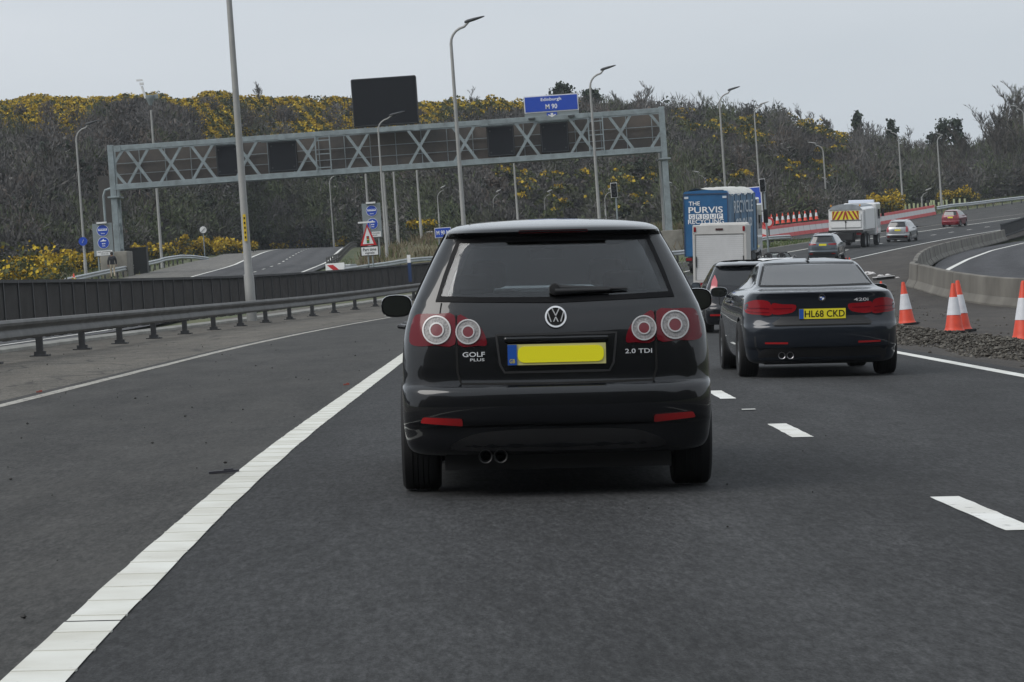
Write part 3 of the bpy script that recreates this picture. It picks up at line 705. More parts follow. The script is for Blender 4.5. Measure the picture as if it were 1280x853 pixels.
for px,py,h,i,l in ((156,.45,6.5,1,'slender pale-stemmed leafless tree on the slope above the left gantry post'),(232,.6,5,0,'leafless tree rising above the gantry left of the tallest lamp'),(1248,.25,12,1,'tall bare tree on the lower slope near the right edge behind the far barrier'),(1262,.3,13,2,'tall bare trunk tree on the lower slope at the right edge'),(1215,.3,11,1,'bare tree on the lower slope above the far grass bank'),(1276,.2,12,0,'bare tree standing behind the far barrier at the right edge'),(505,.12,7,0,'dark leafless tree under the gantry between the sign poles'),(64,.25,6,2,'bushy bare tree on the slope behind the left lamp'),(610,.3,7,2,'bare tree on the slope behind the second tall lamp'),(1190,.12,9,2,'bare tree directly behind the red car on the slope'),(1150,.15,9,0,'bare tree behind the far lamps on the slope'),(1000,.35,8,1,'bare tree high on the slope above the gritter')):
    put_tree(i,hillp(px,py),h,l)
# conifers
def conifer(loc,h,w,label,seed):
    rs=np.random.default_rng(seed); r=empty('pine_tree',loc,label=label,cat='tree',group='conifers on the ridge'); mb=MB(); mb.tube([(0,0,-.3),(0.1,0,h*.5),(0,0,h*.9)],[h*.035,h*.025,.04],6); mb.build('trunk',M_bark,r)
    cs=[]
    for k in range(16):
        z=rs.uniform(.35,.98)*h; rr=w*(1.15-z/h)*.9+w*.1; a=rs.uniform(0,6.28); c0=np.array([math.cos(a)*rr*rs.uniform(.2,.9),math.sin(a)*rr*rs.uniform(.2,.9),z]); n=90
        cs.append(c0+rs.normal(size=(n,3))*np.array([w*.24,w*.24,h*.045]))
    c=np.concatenate(cs); npmesh('crown',quads(c,rs.uniform(.2,.5,len(c))),[L_ever],None,r)
for px,yb,yt,wpx,l,sd in ((1117,190,150,10,'small dark conifer standing alone on the dip of the ridge',1),(1183,205,150,15,'largest dark pine on the ridge right of the far lamp',2),(1198,205,152,13,'dark pine beside the largest pine on the ridge',3),(1170,205,168,11,'lower dark pine left of the largest pine',4),(703,128,106,17,'round dark evergreen on the crest right of the blue sign',5),(740,130,112,16,'low dark evergreen on the crest behind the third tall lamp',6),(1073,172,142,8,'narrow dark evergreen on the ridge over the cones',7)):
    p=hillp(px,.97); s=p.y/F; qx,qy=proj(p); conifer(p,(qy-yt)*s,wpx*s*1.1,l,sd)
# roadside gorse bushes (things)
def gbush(loc,r,label,yel=.5,seed=0,grp='gorse bushes by the road'):
    rs=np.random.default_rng(seed); n=int(700*min(2,r)); 
    blobs=[(rs.normal(size=3)*np.array([r*.45,r*.35,r*.18])+np.array([0,0,r*.5]),r*rs.uniform(.35,.6)) for _ in range(8)]
    cs=[];tp=[]
    for c0,br in blobs:
        m=n//8; d=rs.normal(size=(m,3)); d/=np.linalg.norm(d,axis=1,keepdims=True); cs.append(c0+d*br*rs.uniform(.6,1,(m,1))); tp.append(d[:,2]*.6+rs.uniform(-.5,.5,m))
    c=np.concatenate(cs); tp=np.concatenate(tp); c[:,2]=np.maximum(c[:,2],0.02); y=tp>(.55-yel)
    o=npmesh('gorse_bush',quads(c,rs.uniform(.1,.27,len(c))),[L_dark,L_yel],y.astype(int)); o.location=loc; tag(o,label,'gorse bush',grp)
GB=[(10,345,150,2.2,'dark straggling gorse bush at the left edge nearest the fence',.15),(4,338,165,3.4,'tallest half-dead gorse bush cut by the left edge',.1),(22,345,168,1.3,'bright gorse bush beside the tall dark one at the left edge',.6),(40,343,180,1.4,'gorse bush behind the left end of the mesh fence',.55),(57,338,190,1.3,'gorse bush left of the far left lamp post',.6),(75,322,225,1.5,'gorse bush on the bank left of the far left lamp',.65),(92,320,228,1.4,'gorse bush directly behind the far left lamp post',.65),(112,319,232,1.3,'gorse bush just left of the blue disc sign',.65),(30,322,215,1.6,'gorse bush on the bank at the far left',.4),(52,324,215,1.4,'gorse bush on the bank behind the fence',.55),
 (180,318,262,1.3,'small gorse bush right of the left gantry plinth',.45),(202,318,262,1.2,'low gorse bush between gantry plinth and round sign',.5),(228,314,275,1.5,'gorse bush left of the small round sign',.65),(243,312,280,1.6,'gorse bush just left behind the small round sign post',.7),(256,311,280,1.6,'gorse bush just right of the small round sign',.7),(282,311,285,1.5,'gorse bush left of the tallest lamp post',.65),(298,312,285,1.4,'gorse bush nearest the tallest lamp post',.6),
 (351,314,345,1.0,'tiny gorse bush at the crest of the slip road',.6),(373,314,345,1.3,'small gorse bush on the crest of the slip road above the lane dashes',.7),(427,312,345,1.1,'small gorse bush right of the slim lamp on the slip crest',.5),
 (527,294,262,1.3,'yellow gorse bush behind the blue route sign',.5),(531,317,208,1.0,'small gorse bush with dark base on the brown bank left of the black hatchback',.6),(1107,268,320,2.4,'bright gorse bush beside the white gritter cab',.75),(1117,270,320,1.9,'lower gorse bush right of the gritter cab',.6),(1185,255,360,1.6,'gorse bush behind the red car',.4),(1205,254,360,1.6,'gorse bush on the bank right of the red car',.35)]
for i,(px,py,D,r,l,y) in enumerate(GB):
    p=P(px,py,D); z=Zg(p.x,p.y) if D<300 and px<600 and px!=527 else p.z
    gbush(Vector((p.x,p.y,z)),r,l,y,i+50)
# roadside grass and rough scrub (stuff)
V=[];MI=[]
def tuft(p,h,n,mi,sp=.5,wd=.05):
    b=np.array(p)+np.stack([rng.normal(0,sp,n),rng.normal(0,sp,n),np.zeros(n)],1); d=np.stack([rng.normal(0,.35,n),rng.normal(0,.35,n),np.ones(n)],1)
    V.append(strips(b,d,rng.uniform(.4,1,n)*h,wd)); MI.append(np.full(n,mi))
for _ in range(1500):   # left bank
    y=random.uniform(140,270); x=random.uniform(-62,-28.8); tuft((x,y,Zg(x,y)-.1),random.uniform(.2,.6),14,random.choice([0,0,1]),.7,.07)
for _ in range(1100):   # wedge grass inside the barrier
    px=random.uniform(435,860); p=ground_at(px,random.uniform(322,346)); tuft((p.x,p.y,p.z-.1),.18,10,0,.5,.05)
for _ in range(1000):   # brown rough bank behind the barrier
    px=random.uniform(462,860); D=random.uniform(203,236); p=P(px,300,D); u=(px-462)/60
    hgt=min(1,u)*1.6+.3*math.sin(px*.07)
    if p.x>XR(D)-8.5: continue
    if abs(px-831)<22 and D<216: continue
    z=Zg(p.x,p.y)+hgt*random.uniform(.0,1)*.9; tuft((p.x,p.y,z-.1),random.uniform(.5,1.1),26,1 if random.random()<.75 else 0,.6,.08)
for _ in range(260):
    px=random.uniform(930,1060); p=ground_at(px,random.uniform(298,309)); t_,u_=XY2U(p.x,p.y)
    if u_<-4.3 and u_>-9: tuft((p.x,p.y,p.z-.1),.22,10,0,.4,.06)
for _ in range(700):   # beyond the merging road and at far right
    px=random.uniform(920,1300); q=ground_at(px,float(np.interp(px,[925,1000,1100,1170,1280],[299,290,279,266,250]))-random.uniform(1,6)); tuft((q.x,q.y,q.z-.1),random.uniform(.2,.6),16,random.choice([0,0,1]),.8,.09)
o=npmesh('roadside_grass',np.concatenate(V),[L_grass,L_brown],np.concatenate(MI)); tag(o,kind='stuff',label='rough grass and dry brown growth on the verges',cat='grass')
# mound below the rough growth
vs=[];cols=[440,462,480,520,580,650,720,790,825]
for D in (200,205,212,222,236,250):
    for px in cols:
        p=P(px,300,D); h=(0 if D in(200,250) or px in (440,825) else min(1,(px-455)/70+.15)*1.5); vs.append((p.x,p.y,Zg(p.x,p.y)-.15+max(0,h)))
n=len(cols); sheet('verge_mound',vs,[(j*n+i,j*n+i+1,(j+1)*n+i+1,(j+1)*n+i) for j in range(5) for i in range(n-1)],[(0,0)]*len(vs),mat('mound_soil',(.1,.09,.045),.95,noise=(.5,.4)))
# rubble strip on the reserve
rb=MB(); rr=random.Random(3)
V=[];Fc=[]
def rock(c,s):
    b=len(V); 
    for q in ((1,0,0),(-1,0,0),(0,1,0),(0,-1,0),(0,0,1),(0,0,-1),(.6,.6,.5),(-.6,.5,.5)):
        V.append((c[0]+q[0]*s*rr.uniform(.5,1.2),c[1]+q[1]*s*rr.uniform(.5,1.2),c[2]+q[2]*s*rr.uniform(.4,.9)))
    for f in ((0,2,4),(2,1,4),(1,3,4),(3,0,4),(2,0,5),(1,2,5),(3,1,5),(0,3,5)): Fc.append(tuple(b+i for i in f))
for _ in range(13000):
    t=rr.uniform(30,63); a=rr.random(); lo=8.05+.15*math.sin(t*.9); hi=lo+ (1.75 if t>38 else 1.5)+.25*math.sin(t*1.3)
    u=lo+(hi-lo)*a; x,y=U2XY(t,u); hh=.12*math.sin(math.pi*a)*(1+.5*math.sin(t*2.1)); 
    if rr.random()>math.sin(math.pi*a)*1.3+.15: continue
    rock((x,y,Zg(x,y)+hh*rr.random()),rr.choice([.012,.018,.024,.03,.045]))
for _ in range(500):
    t=rr.uniform(28,110); u=rr.uniform(7.7,13); x,y=U2XY(t,u); rock((x,y,Zg(x,y)+.01),rr.choice([.02,.03,.04]))
me=bpy.data.meshes.new('rubble'); me.from_pydata(V,[],Fc); me.materials.append(leafmat('rubble_stone',[(.045,.04,.035),(.085,.078,.067),(.15,.14,.122)],.9)); o=bpy.data.objects.new('rubble',me); C.objects.link(o); tag(o,kind='stuff',label='broken grey rubble strip between the edge line and the cones',cat='rubble')
V=[];Fc=[]
for _ in range(170):
    t=rr.uniform(9,60); u=rr.uniform(-6.6,-.2); x,y=U2XY(t,u); rock((x,y,Zg(x,y)+.008),rr.choice([.006,.008,.011,.016]))
for _ in range(60):
    t=rr.uniform(9,60); u=rr.uniform(.2,7.4); x,y=U2XY(t,u); rock((x,y,Zg(x,y)+.004),rr.choice([.004,.006,.008]))
me=bpy.data.meshes.new('grit'); me.from_pydata(V,[],Fc); me.materials.append(mat('grit_dark',(.03,.028,.026),.9)); o=bpy.data.objects.new('road_grit',me); C.objects.link(o); tag(o,kind='stuff',label='scattered dark grit on the hard shoulder',cat='grit')
# ------------------------------------------------------------------ gantry
M_gan=mat('gantry_steel',(.24,.285,.30),.5,.1,noise=(1.7,.25,(.17,.195,.2),(.28,.33,.35))); M_black=mat('sign_black',(.006,.007,.010),.6,spec=.2); M_dk=mat('dark_grey',(.04,.043,.047),.6)
M_white=mat('white_plate',(.7,.7,.7),.5); M_blue=mat('sign_blue',(.01,.06,.42),.4); M_greyb=mat('sign_grey',(.2,.23,.24),.6); M_red=mat('sign_red',(.5,.015,.02),.4); M_lampgrey=mat('lamp_grey',(.3,.3,.29),.6,.2,noise=(2,.12))
M_walk=mat('walkway_mesh',(.085,.08,.075),.9,noise=(.5,.4,(.06,.057,.055),(.12,.10,.085)))
GD=212.0; gp0=P(147,312,GD); gp1=P(834,290,GD)
x0=P(139,200,GD).x; x1=P(829,170,GD).x; zb=P(480,216,GD).z; zt=P(480,163,GD).z
zb=(P(300,222,GD).z+P(700,196,GD).z)/2; zt=(P(300,173.5,GD).z+P(700,148,GD).z)/2
zg0=Zg(x0,GD); zg1=Zg(x1,GD)
root=empty('sign_gantry',((x0+x1)/2,GD,zg0),label='long pale blue-grey steel truss gantry spanning the slip road',cat='gantry'); o0=root.location
def L(x,dy,z): return Vector((x-o0.x,dy,z-o0.z))
def gx(px): return P(px,(222+(px-300)*(196-222)/400+173.5+(px-300)*(148-173.5)/400)/2,GD).x
mb=MB()
for dy in (0,1.9):
    for z in (zb,zt): mb.box(L((x0+x1)/2,dy,z),(x1-x0,.3,.36))
    mb.box(L((x0+x1)/2,dy-.0,zb-.2),(x1-x0,.42,.05))
mb.build('chords',M_gan,root,bevel=.02)
Xs=[135,173,214,254,309,385,448,525,581,659,727,776,821]
for px in Xs:
    mb=MB(); hw=.84; xc=gx(px)
    if px==135:
        mb.bar(L(x0,0,(zt+zb)/2),L(x0+.95,0,zt-.1),.2); mb.bar(L(x0,0,(zt+zb)/2),L(x0+.95,0,zb+.1),.2)
    elif px==821:
        mb.bar(L(x1,0,(zt+zb)/2),L(x1-.95,0,zt-.1),.2); mb.bar(L(x1,0,(zt+zb)/2),L(x1-.95,0,zb+.1),.2)
    else:
        mb.bar(L(xc-hw,0,zt-.12),L(xc+hw,0,zb+.12),.2); mb.bar(L(xc+hw,.012,zt-.12),L(xc-hw,.012,zb+.12),.19)
    mb.build('brace',M_gan,root)
mb=MB(); mb.box(L((x0+x1)/2,1.55,(zt+zb)/2+.02),(x1-x0-.3,.03,zt-zb-.42)); mb.build('walkway_screen',M_walk,root)
mb=MB()
for z in (zb+.95,zb+1.75): mb.box(L((x0+x1)/2,1.4,z),(x1-x0,.05,.05))
k=x0
while k<x1: mb.box(L(k,1.4,(zb+zt)/2),(.05,.05,zt-zb)); k+=1.9
mb.build('handrail',M_gan,root)
mb=MB(); mb.box(L((x0+x1)/2,.95,zb+.1),(x1-x0,1.1,.06)); mb.build('walkway',M_dk,root)
for px0,px1 in ((270,297),(335,371),(609,643),(676,711)):
    xa,xb=gx(px0),gx(px1); r=MB(); r.box(L((xa+xb)/2,-.12 if False else .45,(zt+zb)/2-.02),(xb-xa,.35,zt-zb-.62)); s_=r.build('lane_signal',M_black,root,bevel=.05); v=MB(); zc_=(zt+zb)/2-.02; hh_=zt-zb-.62; ww_=xb-xa
    for a_,b_,c_,d_ in ((0,hh_/2-.07,ww_-.1,.05),(0,-hh_/2+.07,ww_-.1,.05),(ww_/2-.07,0,.05,hh_-.2),(-ww_/2+.07,0,.05,hh_-.2)): v.box(L((xa+xb)/2+a_,.265,zc_+b_),(c_,.02,d_))
    for a_ in (-1,1):
        for b_ in (-1,1): v.box(L((xa+xb)/2+a_*ww_*.38,.262,zc_+b_*hh_*.36),(.12,.03,.12))
    v.build('signal_frame',mat('signal_frame',(.03,.032,.036),.6),s_)
    v=MB(); v.box(L((xa+xb)/2,.35,zt-.28),(xb-xa+.9,.12,.1)); v.build('signal_bracket',M_gan,root)
for px0,px1 in ((395,413),(736,754)):
    v=MB(); xa,xb=gx(px0),gx(px1)
    for x in (xa,xb): v.box(L(x,-.2,(zt+zb)/2),(.09,.06,zt-zb))
    for k in range(3): v.box(L((xa+xb)/2,-.2,zb+.35+k*1.0),(xb-xa,.07,.07))
    v.build('ladder',M_gan,root)
for (x,zz,s) in ((x0,zg0,-1),(x1,zg1,1)):
    px_t=zt+.25; pl=1.75 if s<0 else 1.6
    v=MB(); 
    for dy in (0,1.9): v.box(L(x,dy,(px_t+zz+pl)/2),(.42,.4,px_t-zz-pl))
    v.box(L(x,.95,zb-.75),(.85,2.6,.12)); v.build('post',M_gan,root,bevel=.02)
    v=MB(); z_=zz+pl+.2
    while z_<zb-1.2: v.bar(L(x,.2,z_),L(x,1.8,z_+1.6),.14); v.bar(L(x,.2,z_),L(x,1.8,z_),.14); z_+=1.9
    v.build('post_bracing',M_gan,root)
    v=MB(); v.box(L(x-.25 if s<0 else x-.1,.9,zz+pl/2-.3),(2.0,3.2,pl+.6)); v.build('plinth',M_conc,root,bevel=.05)
v=MB(); v.box(L(x0-.9,2.2,(zt+zb)/2-5.2),(1.0,.06,9.5)); v.build('ladder_screen',mat('ladder_mesh',(.06,.055,.052),.8),root)
v=MB(); xx=x0-.75; v.tube([L(xx,-.1,zg0+2.2),L(xx,-.1,zb-.6),L(xx+.15,-.1,zb-.2),L(xx+.55,-.1,zb-.1)],.09,8); v.build('conduit',M_gan,root)
for px in (148,354,522,607): 
    v=MB(); v.box(L(gx(px),-.17,zt-.02),(.5,.06,.42)); v.build('clamp',M_gan,root)
# big message sign on top
xa,xb=P(440,128,GD).x,P(522,126,GD).x; zl,zh=P(482,157,GD).z,P(482,96.5,GD).z
r=empty('message_sign',((xa+xb)/2,GD,zl),label='large blank black electronic message sign on top of the gantry',cat='message sign')
v=MB(); v.box((0,.3,(zh-zl)/2),(xb-xa,.7,zh-zl)); v.build('cabinet',M_black,r,bevel=.12)
v=MB(); 
for a,b,c_,d in ((0,zh-zl-.06,xb-xa-.2,.05),(0,.06,xb-xa-.2,.05)): v.box((a,-.06,b),(c_,.03,d))
for sx in (-1,1): v.box((sx*(xb-xa-.1)/2,-.06,(zh-zl)/2),(.05,.03,zh-zl-.2))
v.build('rim',M_dk,r)
v=MB(); 
for k in range(3): v.bar((-(xb-xa)/2-.1-.25*k,.6,.0),(-(xb-xa)/2-.1-.25*k,.6,(zh-zl)*.68),.04)
for k in range(7): v.bar((-(xb-xa)/2-.05,.6,.1+k*.35),(-(xb-xa)/2-.65,.6,.1+k*.35),.035)
v.build('access_cage',M_dk,r)
v=MB()
for k in (-1.6,0,1.6): v.box((k,.25,-.2),(.15,.3,.5))
v.build('bracket',M_gan,r)
# direction sign
xa,xb=P(655,131,GD).x,P(723,131,GD).x; zl,zh=P(689,147.5,GD).z,P(689,119,GD).z; W_=xb-xa;H_=zh-zl
r=empty('direction_sign',((xa+xb)/2,GD-.1,zl),label='blue motorway sign reading Edinburgh M 90 with a down arrow on the gantry',cat='road sign')
v=MB(); v.box((0,.06,H_/2),(W_,.1,H_)); v.build('back_panel',M_greyb,r)
v=MB(); v.box((0,0,H_*.63),(W_,.03,H_*.74)); v.build('border',M_white,r)
v=MB(); v.box((0,-.03,H_*.63),(W_-.14,.03,H_*.74-.14)); v.box((0,-.03,H_*.12),(.75,.03,H_*.22)); v.build('panel',M_blue,r)
v=MB(); v.text('Edinburgh',(0,-.05,H_*.8),(1,0,0),(0,0,1),w=1.5,h=.3); v.text('M 90',(0,-.05,H_*.5),(1,0,0),(0,0,1),w=.85,h=.36); v.build('lettering',mat('white_letters',(.85,.85,.85),.4),r)
v=MB(); v.prism([(-.09,.14),(.09,.14),(.09,-.02),(.28,.07),(.28,0),(0,-.17),(-.28,0),(-.28,.07),(-.09,-.02)],lambda a,b,d:Vector((a,d,b+H_*.12)),-.07,-.05); v.build('arrow',M_white,r)
v=MB(); v.tube([(-1.5,.2,-.15),(-1.5,.2,.1)],.06); v.tube([(1.5,.2,-.15),(1.5,.2,.1)],.06); v.box((-1.5,-.2,.02),(.5,.25,.12)); v.box((1.4,-.2,.02),(.5,.25,.12)); v.build('bracket',M_dk,r)
# ------------------------------------------------------------------ lamps
def lamp(px,py,D,ytop,arm,r0,label,name='street_lamp',cat='street lamp',group='tall motorway lamps',armdz=.35,head=True,zbase=None,grp=True):
    p=P(px,py,D); z=Zg(p.x,p.y) if zbase is None else zbase
    t=P(px,ytop,D); b=Vector((p.x,p.y,z)); 
    pb=P(px,py,D); H=t.z-z
    root=empty(name,(p.x,p.y,z),label=label,cat=cat,group=group if grp else None)
    s=1 if arm>0 else -1; a=abs(arm)
    v=MB(); pts=[(0,0,-.2),(0,0,1.4),(0,0,1.5),(0,0,H*.5),(0,0,H-.9)]; rs=[r0,r0,r0*.8,r0*.66,r0*.5]
    if a>0:
        for k in range(1,6):
            th=k/5*math.pi/2*.92; pts.append((s*(1-math.cos(th))*.8,0,H-.9+math.sin(th)*.8)); rs.append(r0*.42)
        pts.append((s*a*.55,0,H+armdz*.4)); rs.append(r0*.36)
    v.tube(pts,rs,10); v.build('pole',M_lampgrey,root,smooth=50)
    if a>0:
        v=MB(); n=8; 
        ring=[]; L0,L1=a*.42,a
        secs=[(0,.05,.05),(.15,.12,.09),(.5,.17,.08),(.85,.14,.05),(1,.04,.02)]
        v2=[]
        for q,w_,h_ in secs:
            for k in range(8):
                th=2*math.pi*k/8; v2.append((s*(L0+(L1-L0)*q),math.cos(th)*w_,H+armdz*(.35+.65*q)+math.sin(th)*h_))
        v.add(v2,[(i*8+k,i*8+(k+1)%8,(i+1)*8+(k+1)%8,(i+1)*8+k) for i in range(4) for k in range(8)]+[tuple(range(8)),tuple(range(39,31,-1))]); v.build('lamp_head',M_dk if D<230 else M_lampgrey,root,smooth=60)
    return root
r=lamp(313,372,90,-95,2.2,.16,'tallest lamp column between the barrier and parapet with a yellow number strip',group=None,grp=False)
v=MB(); q=P(307,285,90); v.prism([(-.045,-.42),(.045,-.42),(.045,.42),(-.045,.42)],lambda a,b,d:Vector((a,d,b+q.z-r.location.z)),-.17,-.145); o=v.build('number_strip',mat('strip_yellow',(.7,.48,.02),.5),r)
v=MB(); 
for k in range(5): v.box((0,-.175,q.z-r.location.z+.3-k*.15),(.04,.01,.07))
v.build('number_marks',M_black,r)
TL=[(581,300,143,31,1.75,.15,'second tallest lamp rising behind the left roof of the black hatchback'),(751,300,181,90,1.7,.14,'tall lamp in front of the right half of the gantry'),(911,300,220,115,1.65,.13,'tall lamp rising behind the blue lorry'),
 (108,350,200,158,1.7,.12,'lamp at the far left in front of the gorse bank'),(484,322,206,147,2.0,.12,'lamp in front of the black message sign'),(418,314,330,219,.9,.12,'slim lamp on the slip road crest left of the blue disc signs'),
 (951,262,300,132,1.6,.13,'tall lamp on the ridge line between lorry and gritter')]
for px,py,D,yt,arm,r0,l in TL:
    z=None if D<300 and px not in(951,) else P(px,py,D).z
    lamp(px,py,D,yt,arm,r0,l,zbase=z)
for px,py,D,yt,arm,r0,l in ((1035,280,330,180,-1.7,.15,'far lamp with left arm behind the gritter cab'),(1129,262,340,164,-1.7,.15,'far lamp with left arm behind the silver estate car'),(1177,257,345,168,0.01,.15,'far lamp seen end-on behind the red car'),(1286,240,330,134,-1.5,.15,'far lamp at the right edge of the view'),(831,300,216,130,.0,.12,'lamp column behind the right gantry post')):
    lamp(px,py,D,yt,arm,r0,l,zbase=P(px,py,D).z)
# plain poles seen under the gantry
for px,py,D,yt,l in ((464,318,235,150,'first plain pole under the gantry, behind the upper blue disc sign'),(482.5,304,240,150,'second plain pole under the gantry, just left of the thicker one'),(485.5,306,232,160,'third plain pole under the gantry, nearly touching the second'),(498,303,245,150,'fourth plain pole under the gantry right of the close pair'),(527,300,250,150,'fifth plain pole under the gantry above the brown bank'),(649,300,250,165,'plain pole under the gantry above the middle of the hatchback roof'),(739+88,0,0,0,'')):
    if D: lamp(px,py,D,yt,0,.13,l,name='lamp_pole',cat='pole',group='plain poles under the gantry',zbase=P(px,py,D).z)
# small low lamps far away
for px,py,D,yt,s,l in ((549.5,285,300,237,.9,'small low lamp above the blue route sign'),(619,290,300,242,.9,'small low lamp just right of the second tallest lamp, over the hatchback roof'),(683,290,300,242,.9,'small low lamp behind the right half of the hatchback roof'),(758,280,290,239,1,'small low lamp just left of the traffic signal'),(883,240,300,217,-1.3,'small low lamp above the left edge of the blue lorry'),(852,300,290,230,-1.3,'small low lamp between gantry post and lorry'),(857,300,300,236,1.5,'second small low lamp between gantry post and lorry'),(1004,270,320,235,1.0,'small low lamp left of the gritter'),(1012,268,325,231,-1.0,'small low lamp nearest the cones left of the gritter'),(1041,265,335,225,-1.0,'small low lamp over the gritter tarpaulin'),(1153,262,340,240,1.2,'small curved low lamp behind the yellow tree guards')):
    lamp(px,py,D,yt,s,.09,l,group='small low lamps on the far slip road',zbase=P(px,py,D).z)
# cctv mast
r=lamp(204,350,235,123,0,.16,'grey camera mast with a box top behind the left half of the gantry',name='camera_mast',cat='camera mast',group=None,grp=False,zbase=P(204,350,235).z-1)
h=P(198,122,235).z-r.location.z; 
v=MB(); v.lathe([(.12,-.6),(.36,.0),(.38,.2),(.2,.24),(0,.24)],(0,0,h),n=12); v.box((.5,0,h+.1),(.35,.1,.35)); v.build('platform',M_greyb,r)
v=MB(); v.tube([(-.35,0,h),(-.6,0,h+1.0)],.1); v.box((-.6,0,h+1.2),(.3,.35,.2)); v.box((-.75,0,h+1.5),(.5,.22,.14)); v.build('camera',M_white,r)
# ------------------------------------------------------------------ signs
def disc(v,c,r,mi=0,y0=-.03,y1=-.05,n=28): v.prism([(math.cos(2*math.pi*k/n)*r,math.sin(2*math.pi*k/n)*r) for k in range(n)],lambda a,b,d:Vector((c[0]+a,d,c[1]+b)),y0,y1,mi)
def bus_board(px,py,D,label,scale=1.0):
    b=ground_at(px,py) if D is None else on(px,py,D); s=b.y/F; wd=24.5*s*scale; z0=P(px,318,b.y).z
    zt_=P(px+0,279 if px<200 else 254,b.y).z; zb_=P(px,320 if px<200 else 297,b.y).z; Hh=zt_-zb_
    r=empty('bus_lane_sign',b,label=label,cat='road sign',group='grey boards with two blue discs')
    v=MB(); v.box((0,0,zb_-b.z+Hh/2),(wd,.06,Hh)); v.build('board',M_greyb,r)
    cz=[zb_-b.z+Hh*.78,zb_-b.z+Hh*.40]
    for k,z in enumerate(cz):
        q=wd*.30; v=MB(); disc(v,(0.03,z),q,0,-.04,-.055); d=v.build('disc_rim',M_white,r)
        v=MB(); disc(v,(0.03,z),q*.93,0,-.056,-.066); d=v.build('disc',M_blue,r)
        v=MB()
        if k==0:
            v.box((.03,-.075,z+q*.12),(q*1.5,.012,q*.34)); v.text('lane',(.03,-.075,z-q*.5),(1,0,0),(0,0,1),w=q*.6,h=q*.22)
            m=v.build('symbol',mat('white_letters',(.85,.85,.85),.4),d)
            v=MB()
            for j in range(5): v.box((.03+(j-2)*q*.27,-.085,z+q*.17),(q*.18,.01,q*.14))
            v.build('symbol_windows',M_blue,d)
        else:
            v.prism([(-.5,0),(-.15,.1),(0,.35),(.15,.1),(.5,0),(.5,-.1),(-.5,-.1)],lambda a,b_,dd:Vector((.03+a*q,dd,z+q*.35+b_*q)),-.08,-.067)
            v.box((.03-q*.12,-.075,z-q*.15),(q*.28,.012,q*.16)); v.box((.03+q*.2,-.075,z-q*.15),(q*.2,.012,q*.16)); v.text('taxi',(.03,-.075,z-q*.5),(1,0,0),(0,0,1),w=q*.5,h=q*.22); v.build('symbol',mat('white_letters',(.85,.85,.85),.4),d)
    v=MB(); v.box((.05,-.045,zb_-b.z+Hh*.09),(wd*.8,.02,Hh*.15)); pl=v.build('text_plate',M_white,r)
    v=MB(); v.text('AND AUTHORISED',(.05,-.06,zb_-b.z+Hh*.12),(1,0,0),(0,0,1),w=wd*.7,h=Hh*.035); v.text('VEHICLES',(.05,-.06,zb_-b.z+Hh*.06),(1,0,0),(0,0,1),w=wd*.4,h=Hh*.035); v.build('lettering',M_black,pl)
    for sx in (-1,1):
        v=MB(); v.tube([(sx*wd*.3,.08,-.3),(sx*wd*.3,.08,zb_-b.z+Hh)],.06); v.build('post',M_greyb,r)
    v=MB(); v.box((0,-.1,zb_-b.z+Hh+.03),(wd*.5,.3,.12)); v.build('lamp',M_white,r)
bus_board(132,345,205,'grey board with two blue discs in front of the left gantry plinth')
bus_board(468,320,208,'grey board with two blue discs behind the red warning triangle',.95)
b=ground_at(461,340); b=Vector((P(460,300,184).x,184,Zg(P(460,300,184).x,184)))
r=empty('warning_sign',b,label='red and white triangle with traffic light over a plate reading Part time signals',cat='road sign'); zc=P(461,307,184).z-b.z; za=P(461,279.5,184).z-b.z; wv=1.03
v=MB(); v.prism([(-wv*.9/2-.0,zc),(wv*.9/2+.02,zc),(0.0,za)],lambda a,b_,d:Vector((a*1.1,d,b_)),-.04,-.0); v.build('border',M_red,r)
v=MB(); v.prism([(-.34,zc+.1),(.34,zc+.1),(0,za-.24)],lambda a,b_,d:Vector((a*1.02,d,b_)),-.06,-.041); v.build('face',M_white,r)
v=MB(); v.box((0,-.07,zc+.38),(.16,.02,.44)); s_=v.build('signal_symbol',M_black,r)
for k,cc in enumerate(((.6,.03,.02),(.75,.4,.02),(.02,.3,.06))):
    v=MB(); disc(v,(0,zc+.52-k*.14),.055,0,-.082,-.09,12); v.build('symbol_light',mat('light%d'%k,cc,.4),s_)
v=MB(); v.box((.06,-.02,zc-.36),(1.05,.04,.52)); pl=v.build('text_plate',M_white,r)
v=MB(); v.text('Part time',(.06,-.05,zc-.26),(1,0,0),(0,0,1),w=.85,h=.19); v.text('signals',(.06,-.05,zc-.49),(1,0,0),(0,0,1),w=.6,h=.17); v.build('lettering',M_black,pl)
v=MB(); v.box((.06,-.015,zc-.36),(1.13,.02,.6)); v.build('plate_border',M_black,r)
for sx in (-.06,.22):
    v=MB(); v.tube([(sx,.05,-.3),(sx,.05,za-.3)],.045); v.build('post',M_greyb,r)
v=MB(); v.box((-.05,-.3,za+.08),(1.0,.12,.1)); v.tube([(.2,.05,za-.3),(.2,-.3,za+.08)],.03); v.build('lamp',M_white,r)
# blue route sign
D=200;b=on(555,310,D); zc=P(553,291,D).z-b.z; r=empty('route_sign',b,label='small blue M 90 N sign beside the left roof pillar of the black hatchback',cat='road sign')
v=MB(); v.box((0,0,zc),(1.15,.04,.7)); v.build('border',M_white,r)
v=MB(); v.box((0,-.03,zc),(1.06,.02,.61)); pn=v.build('panel',M_blue,r)
v=MB(); v.text('M 90 N',(0,-.05,zc),(1,0,0),(0,0,1),w=.88,h=.3); v.build('lettering',mat('white_letters',(.85,.85,.85),.4),pn)
for sx in (-.3,.3):
    v=MB(); v.tube([(sx,.06,-.3),(sx,.06,zc+.3)],.05); v.build('post',M_greyb,r)
